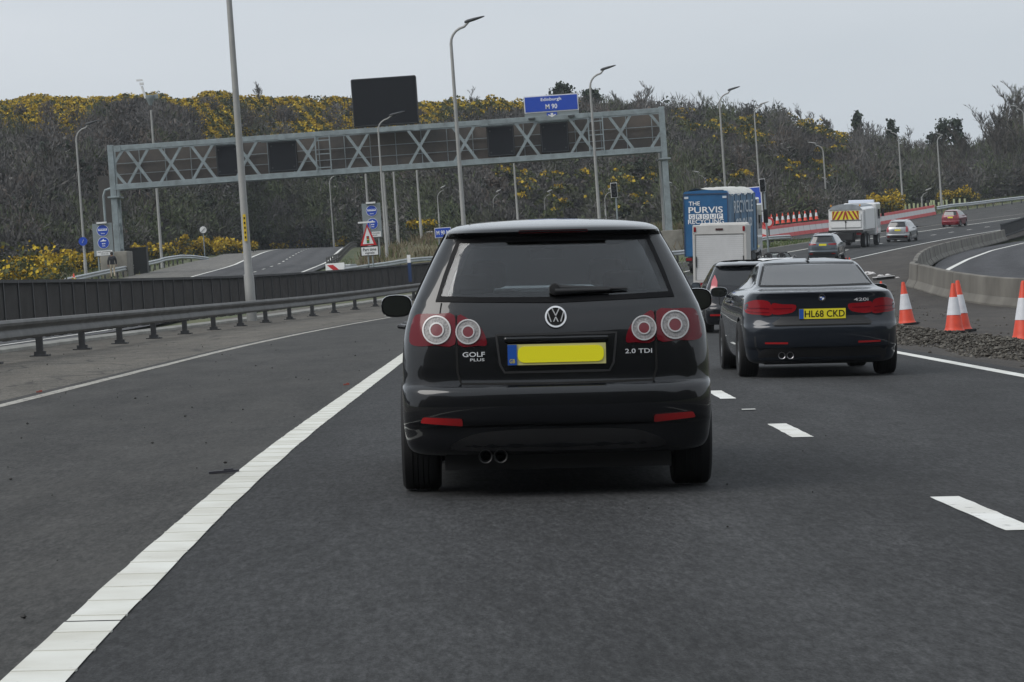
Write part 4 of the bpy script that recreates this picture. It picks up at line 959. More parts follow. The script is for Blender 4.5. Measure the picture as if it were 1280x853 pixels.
# distant triangle sign, round sign
def small_tri(px,py,D,sz,label):
    c=P(px,py,D); z=P(px,py+12,D).z; r=empty('warning_sign',(c.x,c.y,z),label=label,cat='road sign'); h=c.z-z
    v=MB(); v.prism([(-sz,-sz*.8),(sz,-sz*.8),(0,sz*.95)],lambda a,b_,d:Vector((a,d,b_+h)),-.03,0); v.build('border',M_red,r)
    v=MB(); v.prism([(-sz*.66,-sz*.62),(sz*.66,-sz*.62),(0,sz*.62)],lambda a,b_,d:Vector((a,d,b_+h)),-.05,-.031); f=v.build('face',M_white,r)
    v=MB(); v.box((0,-.06,h-.1),(.12,.02,sz*.8)); v.build('symbol',M_black,f)
    v=MB(); v.tube([(0,.05,-.3),(0,.05,h)],.05); v.build('post',M_greyb,r)
    v=MB(); v.box((0,-.2,h+sz*1.35),(sz*1.5,.2,.08)); v.build('lamp',M_white,r)
small_tri(538,297,236,.34,'tiny red triangle sign on the brown bank left of the blue route sign')
b=on(256,320,262); c=P(254,287.5,262); r=empty('round_sign',b,label='small round white speed sign on a post beside the gorse above the slip road',cat='road sign'); h=c.z-b.z
v=MB(); disc(v,(c.x-b.x,h),.38,0,0,-.03); v.build('disc',M_dk,r); v=MB(); disc(v,(c.x-b.x,h),.31,0,-.031,-.045); f=v.build('face',M_white,r)
v=MB(); v.bar((c.x-b.x-.2,-.06,h-.2),(c.x-b.x+.2,-.06,h+.2),.1,.015); v.build('stripe',M_black,f); v=MB(); v.tube([(0,.05,-.3),(0,.05,h)],.05); v.build('post',M_greyb,r)
# blue marker on the left lamp
b=P(104,302,199.7); r=empty('marker_disc',b,label='small blue disc fixed low on the far left lamp post',cat='road sign'); v=MB(); disc(v,(0,0),.3,0,-.1,-.13); v.build('disc',M_blue,r); v=MB(); v.bar((-.06,-.14,-.1),(.06,-.14,.12),.07,.015); v.build('symbol',M_white,r)
# traffic signals
def tsig(px,ytop,ybot,D,label,zb_px):
    c=P(px,(ytop+ybot)/2,D); z=P(px,zb_px,D).z; hh=(ybot-ytop)*D/F; r=empty('traffic_signal',(c.x,c.y,z),label=label,cat='traffic signal',group='traffic signals'); h=c.z-z
    v=MB(); v.box((0,.05,h),(hh*.46,.03,hh*1.04)); v.build('border',M_white,r)
    v=MB(); v.box((0,0,h),(hh*.40,.06,hh*.97)); v.build('backboard',M_black,r,bevel=.05)
    for k in (-1,0,1):
        v=MB(); v.lathe([(.09,-.02),(.115,-.16),(.105,-.16),(.085,-.02),(0,-.01)],(0,-.03,h-k*hh*.27),'y',14); v.build('lens_hood',M_dk,r)
    v=MB(); v.tube([(.1,.1,-.3),(.1,.1,h+.3)],.06); v.build('post',M_greyb,r)
tsig(767.5,229,247,195,'traffic signal with white border rising behind the hatchback roof',300)
tsig(953,224,240,175,'upper traffic signal beside the blue lorry cab',320)
# large blue sign behind the lorry
D=185; c=P(946,256,D); z=P(946,300,D).z; r=empty('direction_sign',(c.x,c.y,z),(0,0,R(-35)),label='blue road sign partly hidden behind the right side of the lorry',cat='road sign'); h=c.z-z; v=MB(); v.box((-.9,0,h),(2.6,.08,2.3)); v.build('border',M_white,r); v=MB(); v.box((-.9,-.05,h),(2.5,.03,2.2)); p_=v.build('panel',M_blue,r)
v=MB(); v.text('9',(.05,-.07,h-.35),(1,0,0),(0,0,1),w=.25,h=.45); v.build('lettering',M_white,p_)
for sx in (-1.8,.1):
    v=MB(); v.tube([(sx,.1,-.4),(sx,.1,h+1.1)],.07); v.build('post',M_greyb,r)
# ------------------------------------------------------------------ vehicles
def paintmat(name,col,metal=0,rough=.25,flake=None):
    m=mat(name,col,rough,metal,coat=1.0,spec=.15); return m
C_black=paintmat('paint_black',(.0045,.005,.0065)); C_navy=paintmat('paint_slate',(.012,.016,.024),.3,.3); C_black2=paintmat('paint_black_hatch',(.008,.009,.012))
C_silver=paintmat('paint_silver',(.3,.31,.32),.7,.3); C_grey=paintmat('paint_grey',(.07,.085,.1),.5,.3); C_red=paintmat('paint_red',(.17,.004,.012),.1,.3); C_white=paintmat('paint_white',(.7,.7,.7))
T_rub=mat('tyre_rubber',(.012,.012,.013),.8); T_int=mat('interior_black',(.035,.035,.038),.8); T_plast=mat('black_plastic',(.012,.012,.013),.5); T_chrome=mat('chrome',(.75,.76,.78),.12,1); T_rim=mat('alloy',(.35,.36,.37),.3,.9)
G_dark=glassmat('glass_tinted',(.78,.8,.82)); M_band=mat('window_band_black',(.004,.004,.005),.5,spec=.15); G_vdark=mat('glass_black',(.006,.007,.009),.04,coat=.6); G_coupe=glassmat('glass_coupe',(.62,.66,.68),ior=3.0); T_ring=mat('lamp_ring_white',(.5,.49,.49),.35,.2); T_badge=mat('badge_silver',(.7,.71,.73),.3,.35); G_wind=glassmat('glass_clear',(.8,.86,.86)); G_mirror=mat('mirror_face',(.22,.24,.26),.03,1)
L_red=mat('lamp_red',(.12,.004,.010),.15,coat=.35,spec=.2); L_redb=mat('lamp_red_bright',(.22,.007,.012),.2,coat=.4,spec=.2); L_ref=mat('reflector_red',(.36,.01,.012),.25,coat=1); L_clear=mat('lamp_clear',(.5,.5,.5),.2,.4,coat=1)
L_led=mat('lamp_led_ring',(.26,.25,.25),.45,.1,noise=(90,.5)); L_pink=mat('lamp_pink',(.42,.07,.085),.15,coat=1)
PL_y=mat('plate_yellow',(.78,.68,.03),.45); PL_yb=mat('plate_yellow_edge',(.55,.52,.22),.45); PL_bl=mat('plate_blue',(.01,.08,.38),.45); D_gap=mat('gap_black',(.002,.002,.002),.9); M_wht=mat('lettering_white',(.8,.8,.8),.4)
class Body:
    """horizontal slices: (z, half width, rear y, front y, rear cap depth, front cap depth, exponent)"""
    def __init__(s,tab,barrel=.035):
        z=[r[0] for r in tab]; s.z0,s.z1=z[0],z[-1]; s.fn=[pchip(z,[r[k] for r in tab]) for k in range(1,7)]; s.tab=tab; s.b=barrel
        s.ym=(tab[0][2]+tab[0][3])/2; s.hl=(tab[0][3]-tab[0][2])/2
    def p(s,z): return [f(z) for f in s.fn]
    def B(s,y): return 1-s.b*((y-s.ym)/s.hl)**2
    def ry(s,x,z):
        w,yr,yf,Re,Rf,n=s.p(z); w*=s.B(yr+Re); q=min(1,abs(x)/w); return yr+Re*(1-(1-q**n)**(1/n))
    def fy(s,x,z):
        w,yr,yf,Re,Rf,n=s.p(z); w*=s.B(yf-Rf); q=min(1,abs(x)/w); return yf-Rf*(1-(1-q**n)**(1/n))
    def sx(s,y,z):
        w,yr,yf,Re,Rf,n=s.p(z)
        if y<yr+Re: c=max(0,min(1,(yr+Re-y)/Re)); return w*s.B(yr+Re)*(1-c**n)**(1/n)
        if y>yf-Rf: c=max(0,min(1,(y-yf+Rf)/Rf)); return w*s.B(yf-Rf)*(1-c**n)**(1/n)
        return w*s.B(y)
    def mesh(s,dz=.018):
        zs=[s.tab[0][0]]
        for a,b in zip(s.tab,s.tab[1:]):
            k=max(1,int(math.ceil((b[0]-a[0])/dz))); zs+=[a[0]+(b[0]-a[0])*i/k for i in range(1,k+1)]
        mb=MB(); nc,ns=12,10; vs=[]
        for z in zs:
            w,yr,yf,Re,Rf,n=s.p(z); ring=[]
            wr=w*s.B(yr+Re); wf=w*s.B(yf-Rf)
            for i in range(nc+1):      # rear centre -> right side
                a=math.pi/2*i/nc; ring.append((wr*math.sin(a)**(2/n) if i else 0, yr+Re*(1-max(0,math.cos(a))**(2/n))))
            ya,yb=yr+Re,yf-Rf
            for i in range(1,ns): y=ya+(yb-ya)*i/ns; ring.append((w*s.B(y),y))
            for i in range(nc,-1,-1):
                a=math.pi/2*i/nc; ring.append((wf*math.sin(a)**(2/n) if i else 0, yf-Rf*(1-max(0,math.cos(a))**(2/n))))
            full=ring+[(-x,y) for x,y in reversed(ring[1:-1])]; vs.append([(x,y,z) for x,y in full])
        m=len(vs[0]); flat=[v for r in vs for v in r]
        fs=[(i*m+k,i*m+(k+1)%m,(i+1)*m+(k+1)%m,(i+1)*m+k) for i in range(len(vs)-1) for k in range(m)]
        fs+=[tuple(range(m-1,-1,-1)),tuple(range((len(vs)-1)*m,len(vs)*m))]; mb.add(flat,fs); return mb
def cellpoly(outline,cell):
    bm=bmesh.new(); vs=[bm.verts.new((a,0,b)) for a,b in outline]; bm.faces.new(vs)
    a0,a1=min(p[0] for p in outline),max(p[0] for p in outline); b0,b1=min(p[1] for p in outline),max(p[1] for p in outline)
    for k in range(1,int((a1-a0)/cell)+1):
        g=bm.verts[:]+bm.edges[:]+bm.faces[:]; bmesh.ops.bisect_plane(bm,geom=g,plane_co=(a0+k*cell+.0003,0,0),plane_no=(1,0,0))
    for k in range(1,int((b1-b0)/cell)+1):
        g=bm.verts[:]+bm.edges[:]+bm.faces[:]; bmesh.ops.bisect_plane(bm,geom=g,plane_co=(0,0,b0+k*cell+.0003),plane_no=(0,0,1))
    return bm
def patch(body,face,outline,off,m,name,parent,cell=.05,thick=.012,side=1,smooth=40):
    """outline in (x,z) for rear/front or (y,z) for side; mapped on the body surface, standing off proud"""
    af=getattr(body,'aff',None)
    if af: outline=[(a*(af[0] if face!='side' else 1),af[1]+af[2]*b) for a,b in outline]
    bm=cellpoly(outline,cell)
    ext=bmesh.ops.extrude_face_region(bm,geom=bm.faces[:]); new=set(v for v in ext['geom'] if isinstance(v,bmesh.types.BMVert))
    for v in bm.verts:
        a,b=v.co.x,v.co.z; d=-off if v in new else (thick-off)
        if face=='rear': v.co=Vector((a,body.ry(a,b)+d,b))
        elif face=='front': v.co=Vector((a,body.fy(a,b)-d,b))
        else: v.co=Vector((side*(body.sx(a,b)-d),a,b))
    bmesh.ops.recalc_face_normals(bm,faces=bm.faces); me=bpy.data.meshes.new(name); bm.to_mesh(me); bm.free(); me.materials.append(m)
    if smooth: me.shade_smooth(); me.set_sharp_from_angle(angle=R(smooth))
    o=bpy.data.objects.new(name,me); C.objects.link(o); o.parent=parent; return o
def ring_patch(body,c,r0,r1,off,m,name,parent,n=32,rot=None):
    v=MB(); af=getattr(body,'aff',None)
    if af: c=(c[0]*af[0],af[1]+af[2]*c[1]); r0*=af[0]; r1*=af[0]
    rr=[r0,(r0+r1)/2,r1] if r0>0 else [.0005,r1*.5,r1]
    for layer,o_ in ((0,off),(1,off-.008)):
        for r_ in rr:
            for k in range(n):
                a=2*math.pi*k/n; x=c[0]+r_*math.cos(a); z=c[1]+r_*math.sin(a); v.v.append((x,body.ry(x,z)-o_,z))
    for i in range(2):
        for k in range(n): v.f.append((i*n+k,i*n+(k+1)%n,(i+1)*n+(k+1)%n,(i+1)*n+k)); v.m.append(0)
    for q in (0,2):
        for k in range(n): a,b=q*n+k,q*n+(k+1)%n; v.f.append((a,b,b+3*n,a+3*n)); v.m.append(0)
    return v.build(name,m,parent,smooth=40)
def rtext(body,t,c,w,h,m,name,parent,off=.006,ext=.004,shear=0,tilt=None):
    v,f=_glyphs(t); x0=min(a for a,b in v);x1=max(a for a,b in v);y0=min(b for a,b in v);y1=max(b for a,b in v)
    af=getattr(body,'aff',None)
    if af: c=(c[0]*af[0],af[1]+af[2]*c[1]); w*=af[0]; h*=af[0]
    mb=MB(); mb.add([((lambda x,z:(x,body.ry(x,z)-off,z))(c[0]+((a-(x0+x1)/2)/(x1-x0))*w+shear*(b-y0)*h,c[1]+((b-(y0+y1)/2)/(y1-y0))*h)) for a,b in v],f); return mb.build(name,m,parent)
def smoothpoly(pts,k=5,closed=True):
    o=[]; n=len(pts)
    for i in range(n):
        p0,p1,p2,p3=[Vector((*pts[(i+j)%n],0)) for j in(-1,0,1,2)]
        for q in range(k):
            t=q/k; r=.5*((2*p1)+(p2-p0)*t+(2*p0-5*p1+4*p2-p3)*t*t+(3*p1-p0-3*p2+p3)*t**3); o.append((r.x,r.y))
    return o
def roundpoly(pts,r=.03,k=4):
    o=[]; n=len(pts)
    for i in range(n):
        a,b,c=[Vector(pts[(i+j)%n]) for j in(-1,0,1)]; d1=(a-b);d2=(c-b); rr=min(r,d1.length*.45,d2.length*.45); p=b+d1.normalized()*rr; q=b+d2.normalized()*rr
        for j in range(k+1):
            t=j/k; w=p.lerp(b,t).lerp(b.lerp(q,t),t); o.append((w.x,w.y))
    return o
def mir(pts): return [(-a,b) for a,b in reversed(pts)]
def wheel(root,x,y,r,w,side,spokes=5,rimm=None,detail=True):
    t=MB(); prof=[(r*.62,-w*.42),(r*.72,-w*.5),(r*.93,-w*.5),(r*.985,-w*.43),(r,-w*.34)]
    grooves=[-.2,-.07,.07,.2]
    for g in grooves: prof+=[(r,(g-.018)*w),(r-.008,(g-.014)*w),(r-.008,(g+.014)*w),(r,(g+.018)*w)]
    prof+=[(r,w*.34),(r*.985,w*.43),(r*.93,w*.5),(r*.72,w*.5),(r*.62,w*.42)]
    e=empty('wheel',(x,y,r)); e.parent=root
    t.lathe(prof,ax='x',n=36); t.build('tyre',T_rub,e,smooth=30)
    m=MB(); s=side; m.lathe([(r*.62,-w*.42),(r*.60,0),(r*.62,w*.42),(r*.66,w*.44*1),(r*.58,w*.36*s) if s>0 else (r*.58,w*.36)],ax='x',n=30)
    m.lathe([(r*.0,s*w*.30),(r*.1,s*w*.3),(r*.12,s*w*.22)],ax='x',n=14)
    for k in range(spokes):
        a=2*math.pi*k/spokes+.3; m.bar((s*w*.27,math.cos(a)*r*.08,math.sin(a)*r*.08),(s*w*.36,math.cos(a)*r*.61,math.sin(a)*r*.61),r*.14,.03,up=Vector((1,0,0)))
    m.build('rim',rimm or T_rim,e,smooth=40)
    if detail:
        m=MB(); m.lathe([(.0,0),(r*.45,0),(r*.45,.02),(0,.02)],ax='x',n=20); m.build('brake_disc',T_plast,e)
    return e
def make_body(tab,m,root,wheels,wr,cut=None,barrel=.035,name='body',dz=.018):
    b=Body(tab,barrel); mb=b.mesh(dz); o=mb.build(name,[m,T_int],root,smooth=32)
    cm=MB(); cm.mi=1
    for y in wheels:
        for s in (-1,1):
            W=max(r[1] for r in tab); pts=[(math.cos(2*math.pi*k/28)*wr,math.sin(2*math.pi*k/28)*wr) for k in range(28)]
            xa,xb=(W-.27,W+.3) if s>0 else (-W-.3,-W+.27)
            cm.prism(pts,lambda a,q,d,y=y:Vector((d,y+a,wr*.93+q)),xa,xb,1)
    for c in (cut or []): c(cm,b)
    co_=cm.build('cutter',[m,T_int],root); md=o.modifiers.new('b','BOOLEAN'); md.operation='DIFFERENCE'; md.solver='EXACT'; md.use_self=True; md.object=co_
    bpy.context.view_layer.update(); dg=bpy.context.evaluated_depsgraph_get(); me=bpy.data.meshes.new_from_object(o.evaluated_get(dg)); o.modifiers.clear(); old=o.data; o.data=me; bpy.data.meshes.remove(old); cme=co_.data; bpy.data.objects.remove(co_); bpy.data.meshes.remove(cme)
    me.shade_smooth(); me.set_sharp_from_angle(angle=R(32)); return b,o
def place_vehicle(name,x,y,yaw,label,cat,tilt=True):
    t,u=XY2U(x,y); pitch=math.atan((ZR(t+2)-ZR(t-2))/4); 
    return empty(name,(x,y,Zg(x,y)+.004),(pitch,math.atan(K),-yaw),label,cat)
def mirror(root,body,x,y,z,s,m,w=.2,h=.13):
    # housing: flattened ellipsoid cut at its rear, with a mirror face
    v=MB(); n=20; secs=[(0,.96),(.02,1),(.05,.97),(.085,.8),(.11,.5),(.12,.0)]; pts=[]
    for d,k in secs:
        for j in range(n):
            a=2*math.pi*j/n; e=2/2.8; ca,sa=math.cos(a),math.sin(a); pts.append((x+math.copysign(abs(ca)**e,ca)*w/2*max(k,.02),y+d,z+math.copysign(abs(sa)**e,sa)*h/2*max(k,.02)))
    v.add(pts,[(i*n+j,i*n+(j+1)%n,(i+1)*n+(j+1)%n,(i+1)*n+j) for i in range(5) for j in range(n)]+[tuple(range(n))]); v.bar((x-s*w*.4,y+.06,z-h*.4),(x-s*(w*.5+.09),y+.08,z-h*.55),.05,.03)
    o=v.build('door_mirror',m,root,smooth=50); f=MB(); e=2/2.8
    f.poly([(x+math.copysign(abs(math.cos(2*math.pi*j/n))**e,math.cos(2*math.pi*j/n))*w/2*.86,y-.004,z+math.copysign(abs(math.sin(2*math.pi*j/n))**e,math.sin(2*math.pi*j/n))*h/2*.84) for j in range(n)]); g=f.build('mirror_glass',G_mirror,o); return o
def plate(root,body,c,w,h,off=.012,reg=None,blank=False,mainm=None):
    x,z=c; y=body.ry(x,z)-off; v=MB(); v.box((x,y,z),(w,.012,h)); o=v.build('number_plate',mainm or (PL_y),root)
    v=MB(); v.box((x-w/2+.025,y-.008,z),(.05,.006,h*.98)); b_=v.build('plate_band',PL_bl,o)
    if reg: v=MB(); v.text(reg,(x+.026,y-.0085,z),(1,0,0),(0,0,1),w=w*.86,h=h*.68); v.build('lettering',D_gap,o)
    return o
def seat(root,x,y,z,w=.5,h=.62,head=True,zh=None):
    v=MB(); v.box((x,y,z+h/2),(w,.14,h)); o=v.build('seat',T_int,root,bevel=.06)
    if head: v=MB(); v.box((x,y,z+h+.10),(w*.5,.1,.17)); v.build('headrest',T_int,o,bevel=.04)
    return o
# ================= black hatchback (near) =================
TG=[(.18,.80,.10,3.98,.30,.6,3.2),(.205,.835,.055,4.08,.32,.6,3.2),(.26,.86,.03,4.14,.33,.6,3.3),(.345,.872,.02,4.18,.34,.6,3.4),(.362,.874,-.004,4.19,.35,.6,3.4),(.38,.875,-.014,4.19,.35,.6,3.4),(.46,.877,-.022,4.19,.35,.6,3.4),(.545,.878,-.012,4.18,.35,.6,3.4),(.575,.877,.01,4.17,.34,.6,3.4),(.592,.875,.036,4.16,.33,.6,3.4),(.70,.874,.05,4.14,.32,.6,3.4),(.80,.868,.062,4.1,.32,.6,3.4),(.90,.856,.08,4.0,.31,.7,3.4),(.97,.838,.10,3.85,.30,.8,3.5),(1.02,.822,.12,3.65,.29,.8,3.5),(1.055,.806,.14,3.45,.28,.8,3.6),(1.09,.79,.155,3.28,.27,.75,3.6),(1.25,.715,.235,2.95,.25,.6,3.6),(1.40,.64,.315,2.62,.23,.5,3.6),(1.432,.622,.33,2.55,.22,.5,3.6),(1.445,.615,.30,2.5,.22,.5,3.6),(1.462,.608,.262,2.46,.24,.5,3.4),(1.485,.592,.285,2.4,.30,.5,3.2),(1.515,.555,.42,2.3,.45,.5,2.8),(1.545,.49,.72,2.16,.6,.5,2.6),(1.57,.39,1.05,1.98,.5,.4,2.4),(1.583,.22,1.28,1.8,.3,.3,2.2),(1.587,.1,1.4,1.7,.15,.15,2)]
ZA=lambda z: .057+.952*z
_top={1.485:1.469,1.515:1.493,1.545:1.514,1.57:1.530,1.583:1.540,1.587:1.544}
TG0=TG; TG=[(_top.get(r[0],ZA(r[0])),)+r[1:] for r in TG0]
def gpos(px,py):
    q=ground_at(px,py,8,80); return q
q=gpos(697,609); gx_,gy_=q.x,q.y
g=place_vehicle('hatchback_car',gx_,gy_-.80,-R(.3),'black five-door hatchback filling the centre lane directly ahead','car')
WIN=[(-.68,1.075),(-.4,1.062),(0,1.055),(.4,1.062),(.68,1.075),(.63,1.22),(.575,1.36),(.545,1.425),(.3,1.436),(0,1.44),(-.3,1.436),(-.545,1.425),(-.575,1.36),(-.63,1.22)]
def cutwin(cm,b,poly=None,ylo=-.2,yhi=4.4):
    p=[(a*.952,ZA(b_)) for a,b_ in [(-.62,1.105),(.62,1.105),(.57,1.24),(.52,1.36),(.49,1.405),(-.49,1.405),(-.52,1.36),(-.57,1.24)]]
    cm.prism(p,lambda a,bb,d:Vector((a,d,bb)),-.3,3.9,1)
bd,go=make_body(TG,C_black,g,(.80,3.38),.355,[cutwin],dz=.014); bd.aff=(.952,.057,.952)
patch(bd,'rear',WIN,.003,G_dark,'rear_window',g,.05,.004)
patch(bd,'rear',[(-.69,1.068),(0,1.048),(.69,1.068),(.665,1.10),(.4,1.088),(0,1.082),(-.4,1.088),(-.665,1.10)],.0045,M_band,'window_band',g,.05,.003)
for s in (-1,1):
    pl=[(.69,1.07),(.642,1.22),(.588,1.36),(.556,1.43),(.534,1.43),(.562,1.36),(.616,1.22),(.664,1.085)]
    patch(bd,'rear',pl if s>0 else mir(pl),.0045,M_band,'window_band',g,.05,.003)
patch(bd,'rear',[(-.55,1.405),(.55,1.405),(.545,1.43),(-.545,1.43)],.0046,M_band,'window_band',g,.05,.003)
patch(bd,'front',[(-.66,1.10),(.66,1.10),(.56,1.42),(-.56,1.42)],.003,G_wind,'windscreen',g,.08,.004)
for s in (-1,1):
    patch(bd,'side',roundpoly([(.62,1.09),(2.95,1.06),(2.2,1.42),(.80,1.425)],.06),.003,G_vdark,'side_window',g,.1,.004,s)
    pass
# thin black gap tubes along the rear pillars, spoiler lamp
for s in (-1,1):
    v=MB(); pts=[]
    for k in range(9):
        z=ZA(1.09+(1.462-1.09)*k/8); x=bd.sx(bd.p(z)[1]+.33,z); pts.append((s*(x+.004),bd.p(z)[1]+.33,z))
    v.tube(pts,.007,6); v.build('pillar_gap',D_gap,g)
patch(bd,'rear',roundpoly([(-.2,1.452),(.2,1.452),(.2,1.47),(-.2,1.47)],.008),.006,mat('brake_lamp',(.10,.006,.008),.2,coat=1),'high_brake_lamp',g,.05,.008)
# tailgate shut line
def strip(body,pts,wd,off,m,name,parent,thick=.004,face='rear',side=1):
    af=getattr(body,'aff',None)
    if af: pts=[(a*(af[0] if face!='side' else 1),af[1]+af[2]*b) for a,b in pts]
    v=MB(); P2=[Vector(p) for p in pts]; vs=[]
    dd=[]
    for a,b in zip(P2,P2[1:]):
        n=max(1,int((b-a).length/.03)); dd+=[a.lerp(b,i/n) for i in range(n)]
    dd.append(P2[-1])
    for i,p in enumerate(dd):
        t=(dd[min(i+1,len(dd)-1)]-dd[max(0,i-1)]).normalized(); nn=Vector((-t.y,t.x))*wd/2
        for q in (p+nn,p-nn):
            if face=='rear': vs.append((q.x,body.ry(q.x,q.y)-off,q.y))
            elif face=='front': vs.append((q.x,body.fy(q.x,q.y)+off,q.y))
            else: vs.append((side*(body.sx(q.x,q.y)+off),q.x,q.y))
    v.add(vs,[(2*i,2*i+1,2*i+3,2*i+2) for i in range(len(dd)-1)]); return v.build(name,m,parent)
strip(bd,[(-.655,1.06),(-.665,1.0),(-.60,.985)],.008,.0015,D_gap,'shut_line',g)
for s in (-1,1):
    strip(bd,[(s*.572,.99),(s*.572,.82)],.008,.0075,D_gap,'shut_line',g)
strip(bd,[(-.572,.82),(-.57,.66),(-.55,.595),(0,.588),(.55,.595),(.57,.66),(.572,.82)],.012,.0018,D_gap,'shut_line',g)
# tail lamps
for s in (-1,1):
    outer=[(.582,.822),(.70,.818),(.80,.815),(.845,.84),(.838,.92),(.815,.985),(.775,1.0),(.68,.998),(.582,.988)]
    inner=[(.40,.815),(.45,.812),(.563,.820),(.563,.985),(.50,.965),(.445,.93),(.41,.875)]
    a=patch(bd,'rear',smoothpoly(outer,3) if s>0 else mir(smoothpoly(outer,3)),.006,L_red,'tail_lamp',g,.035,.012)
    b_=patch(bd,'rear',smoothpoly(inner,3) if s>0 else mir(smoothpoly(inner,3)),.006,L_red,'tail_lamp',g,.035,.012)
    for par,cx_,cz_,r1 in ((a,.686,.907,.083),(b_,.505,.893,.072)):
        ring_patch(bd,(s*cx_,cz_),r1*.50,r1*.92,.009,L_led,'lamp_ring',par)
        ring_patch(bd,(s*cx_,cz_),r1*.9,r1,.014,T_ring,'lamp_rim',par)
        ring_patch(bd,(s*cx_,cz_),r1*.42,r1*.52,.015,T_ring,'lamp_rim',par)
        ring_patch(bd,(s*cx_,cz_),0,r1*.43,.013,mat('lamp_centre',(.16,.02,.028),.3,coat=.2),'lamp_centre',par)
    rf=roundpoly([(.545,.372-.018),(.79,.375),(.775,.408),(.55,.398)],.012)
    patch(bd,'rear',rf if s>0 else mir(rf),.014,L_ref,'reflector',g,.05,.012)
# badge
bz=.968; v=MB(); 
ring_patch(bd,(0,bz),.0,.062,.012,D_gap,'badge_disc',g); b1=ring_patch(bd,(0,bz),.052,.062,.018,T_badge,'badge_ring',g)
v=MB()
bzz=ZA(bz)
def seg(a,b,w_=.0095):
    pa=Vector((a[0]*.0495,bd.ry(0,bzz)-.016,bzz+a[1]*.0495)); pb=Vector((b[0]*.0495,bd.ry(0,bzz)-.0165,bzz+b[1]*.0495)); v.bar(pa,pb,.006,w_,up=Vector((0,1,0)))
seg((-.42,.95),(-.0,.12));seg((.42,.95),(.0,.12)); seg((-.88,.55),(-.42,-.92)); seg((-.42,-.92),(0,-.02)); seg((0,-.02),(.42,-.92)); seg((.42,-.92),(.88,.55)); v.build('badge_letters',T_badge,b1)
# plate recess, plate
patch(bd,'rear',roundpoly([(-.33,.645),(.33,.645),(.345,.86),(-.345,.86)],.03),.001,D_gap,'plate_recess_shadow',g,.06,.004) if False else None
strip(bd,[(-.345,.87),(-.325,.70),(-.30,.655),(.30,.655),(.325,.70),(.345,.87),(-.345,.87)],.012,.004,T_plast,'plate_surround',g)
pz=ZA(.755); o=plate(g,bd,(0.0,pz),.535,.113,.02); y=bd.ry(0,pz)-.02-.0065
v=MB(); v.prism(roundpoly([(-.212,pz-.044),(.256,pz-.044),(.256,pz+.045),(-.212,pz+.045)],.04,6),lambda a,b,d:Vector((a,d,b)),y-.004,y); v.build('plate_blank',mat('plate_blank',(.92,.85,.02),.4),o)
o.data.materials[0]=PL_yb
v=MB(); v.text('GB',(-.243,y-.006,pz-.034),(1,0,0),(0,0,1),w=.03,h=.022); v.build('lettering',mat('gold',(.6,.5,.05),.4),o)
v=MB(); v.box((0,bd.ry(0,ZA(.84))-.02,ZA(.842)),(.57,.05,.03)); v.build('plate_light_bar',C_black,g,bevel=.01)
rtext(bd,'GOLF',(-.475,.762),.128,.028,T_badge,'lettering',g,.006); rtext(bd,'PLUS',(-.455,.731),.082,.016,T_badge,'lettering',g,.006); rtext(bd,'2.0 TDI',(.47,.762),.155,.026,T_badge,'lettering',g,.006)
# wiper
wz=lambda z: ZA(z)
v=MB(); v.tube([(0,bd.ry(0,wz(1.10))-.03,wz(1.112)),(.30,bd.ry(.3,wz(1.1))-.03,wz(1.115))],[.02,.008],8); v.tube([(0.0,bd.ry(0,wz(1.13))-.02,wz(1.136)),(.32,bd.ry(.3,wz(1.12))-.022,wz(1.122)),(.40,bd.ry(.4,wz(1.12))-.02,wz(1.12))],[.016,.01,.006],6); v.lathe([(.0,-.05),(.03,-.045),(.034,.0)],(0.0,bd.ry(0,wz(1.12)),wz(1.124)),'y',14); v.build('rear_wiper',T_plast,g,smooth=50)
# bumper details
patch(bd,'rear',smoothpoly([(-.62,.22),(-.5,.30),(-.3,.325),(0,.33),(.3,.325),(.5,.30),(.62,.22),(.3,.205),(-.3,.205)],3),.004,mat('diffuser',(.008,.008,.009),.55),'lower_valance',g,.06,.006)
for x in (-.40,-.318):
    v=MB(); v.lathe([(.0,.12),(.03,.1),(.031,-.045),(.037,-.05),(.038,-.04),(.037,.1)],(x,.09,.225),'y',18); v.build('exhaust_tip',T_chrome if False else mat('exhaust',(.02,.02,.02),.5,.5),g,smooth=40)
v=MB(); v.box((0,2.1,.24),(1.25,3.7,.2)); v.box((0,2.1,.25),(1.66,1.85,.16)); v.build('underbody',T_plast,g)  # wide box between the wheels added to block light under the car
for y in (.80,3.38):
    for s in (-1,1): wheel(g,s*.765,y,.318,.215,s)
v=MB(); v.tube([(-.7,.8,.3),(.7,.8,.3)],.05); v.build('axle',T_plast,g)
for s in (-1,1): mirror(g,bd,s*.955,2.70,1.035,s,C_black,.20,.145)
for s in (-1,1):
    v=MB(); 
    for y in (1.35,2.35): v.tube([(s*(bd.sx(y,.92)+.005),y,.92),(s*(bd.sx(y,.92)+.045),y+.03,.925),(s*(bd.sx(y,.92)+.045),y+.17,.925),(s*(bd.sx(y,.92)+.005),y+.2,.92)],.014,8)
    v.build('door_handle',C_black,g)
for x in (-.36,.36): seat(g,x,2.2,.72,.42,.40)
for x in (-.42,0,.42): seat(g,x,1.15,.75,.4,.34,head=False)
v=MB()
for x in (-.45,.42): v.box((x,1.1,1.16),(.24,.09,.13))
v.build('rear_headrests',T_int,g,bevel=.04)
v=MB(); v.tube([(0,2.9,1.36),(0,2.8,1.34)],.01); v.box((0,2.45,1.345),(.2,.04,.06)); v.build('inside_mirror',T_int,g,bevel=.01)
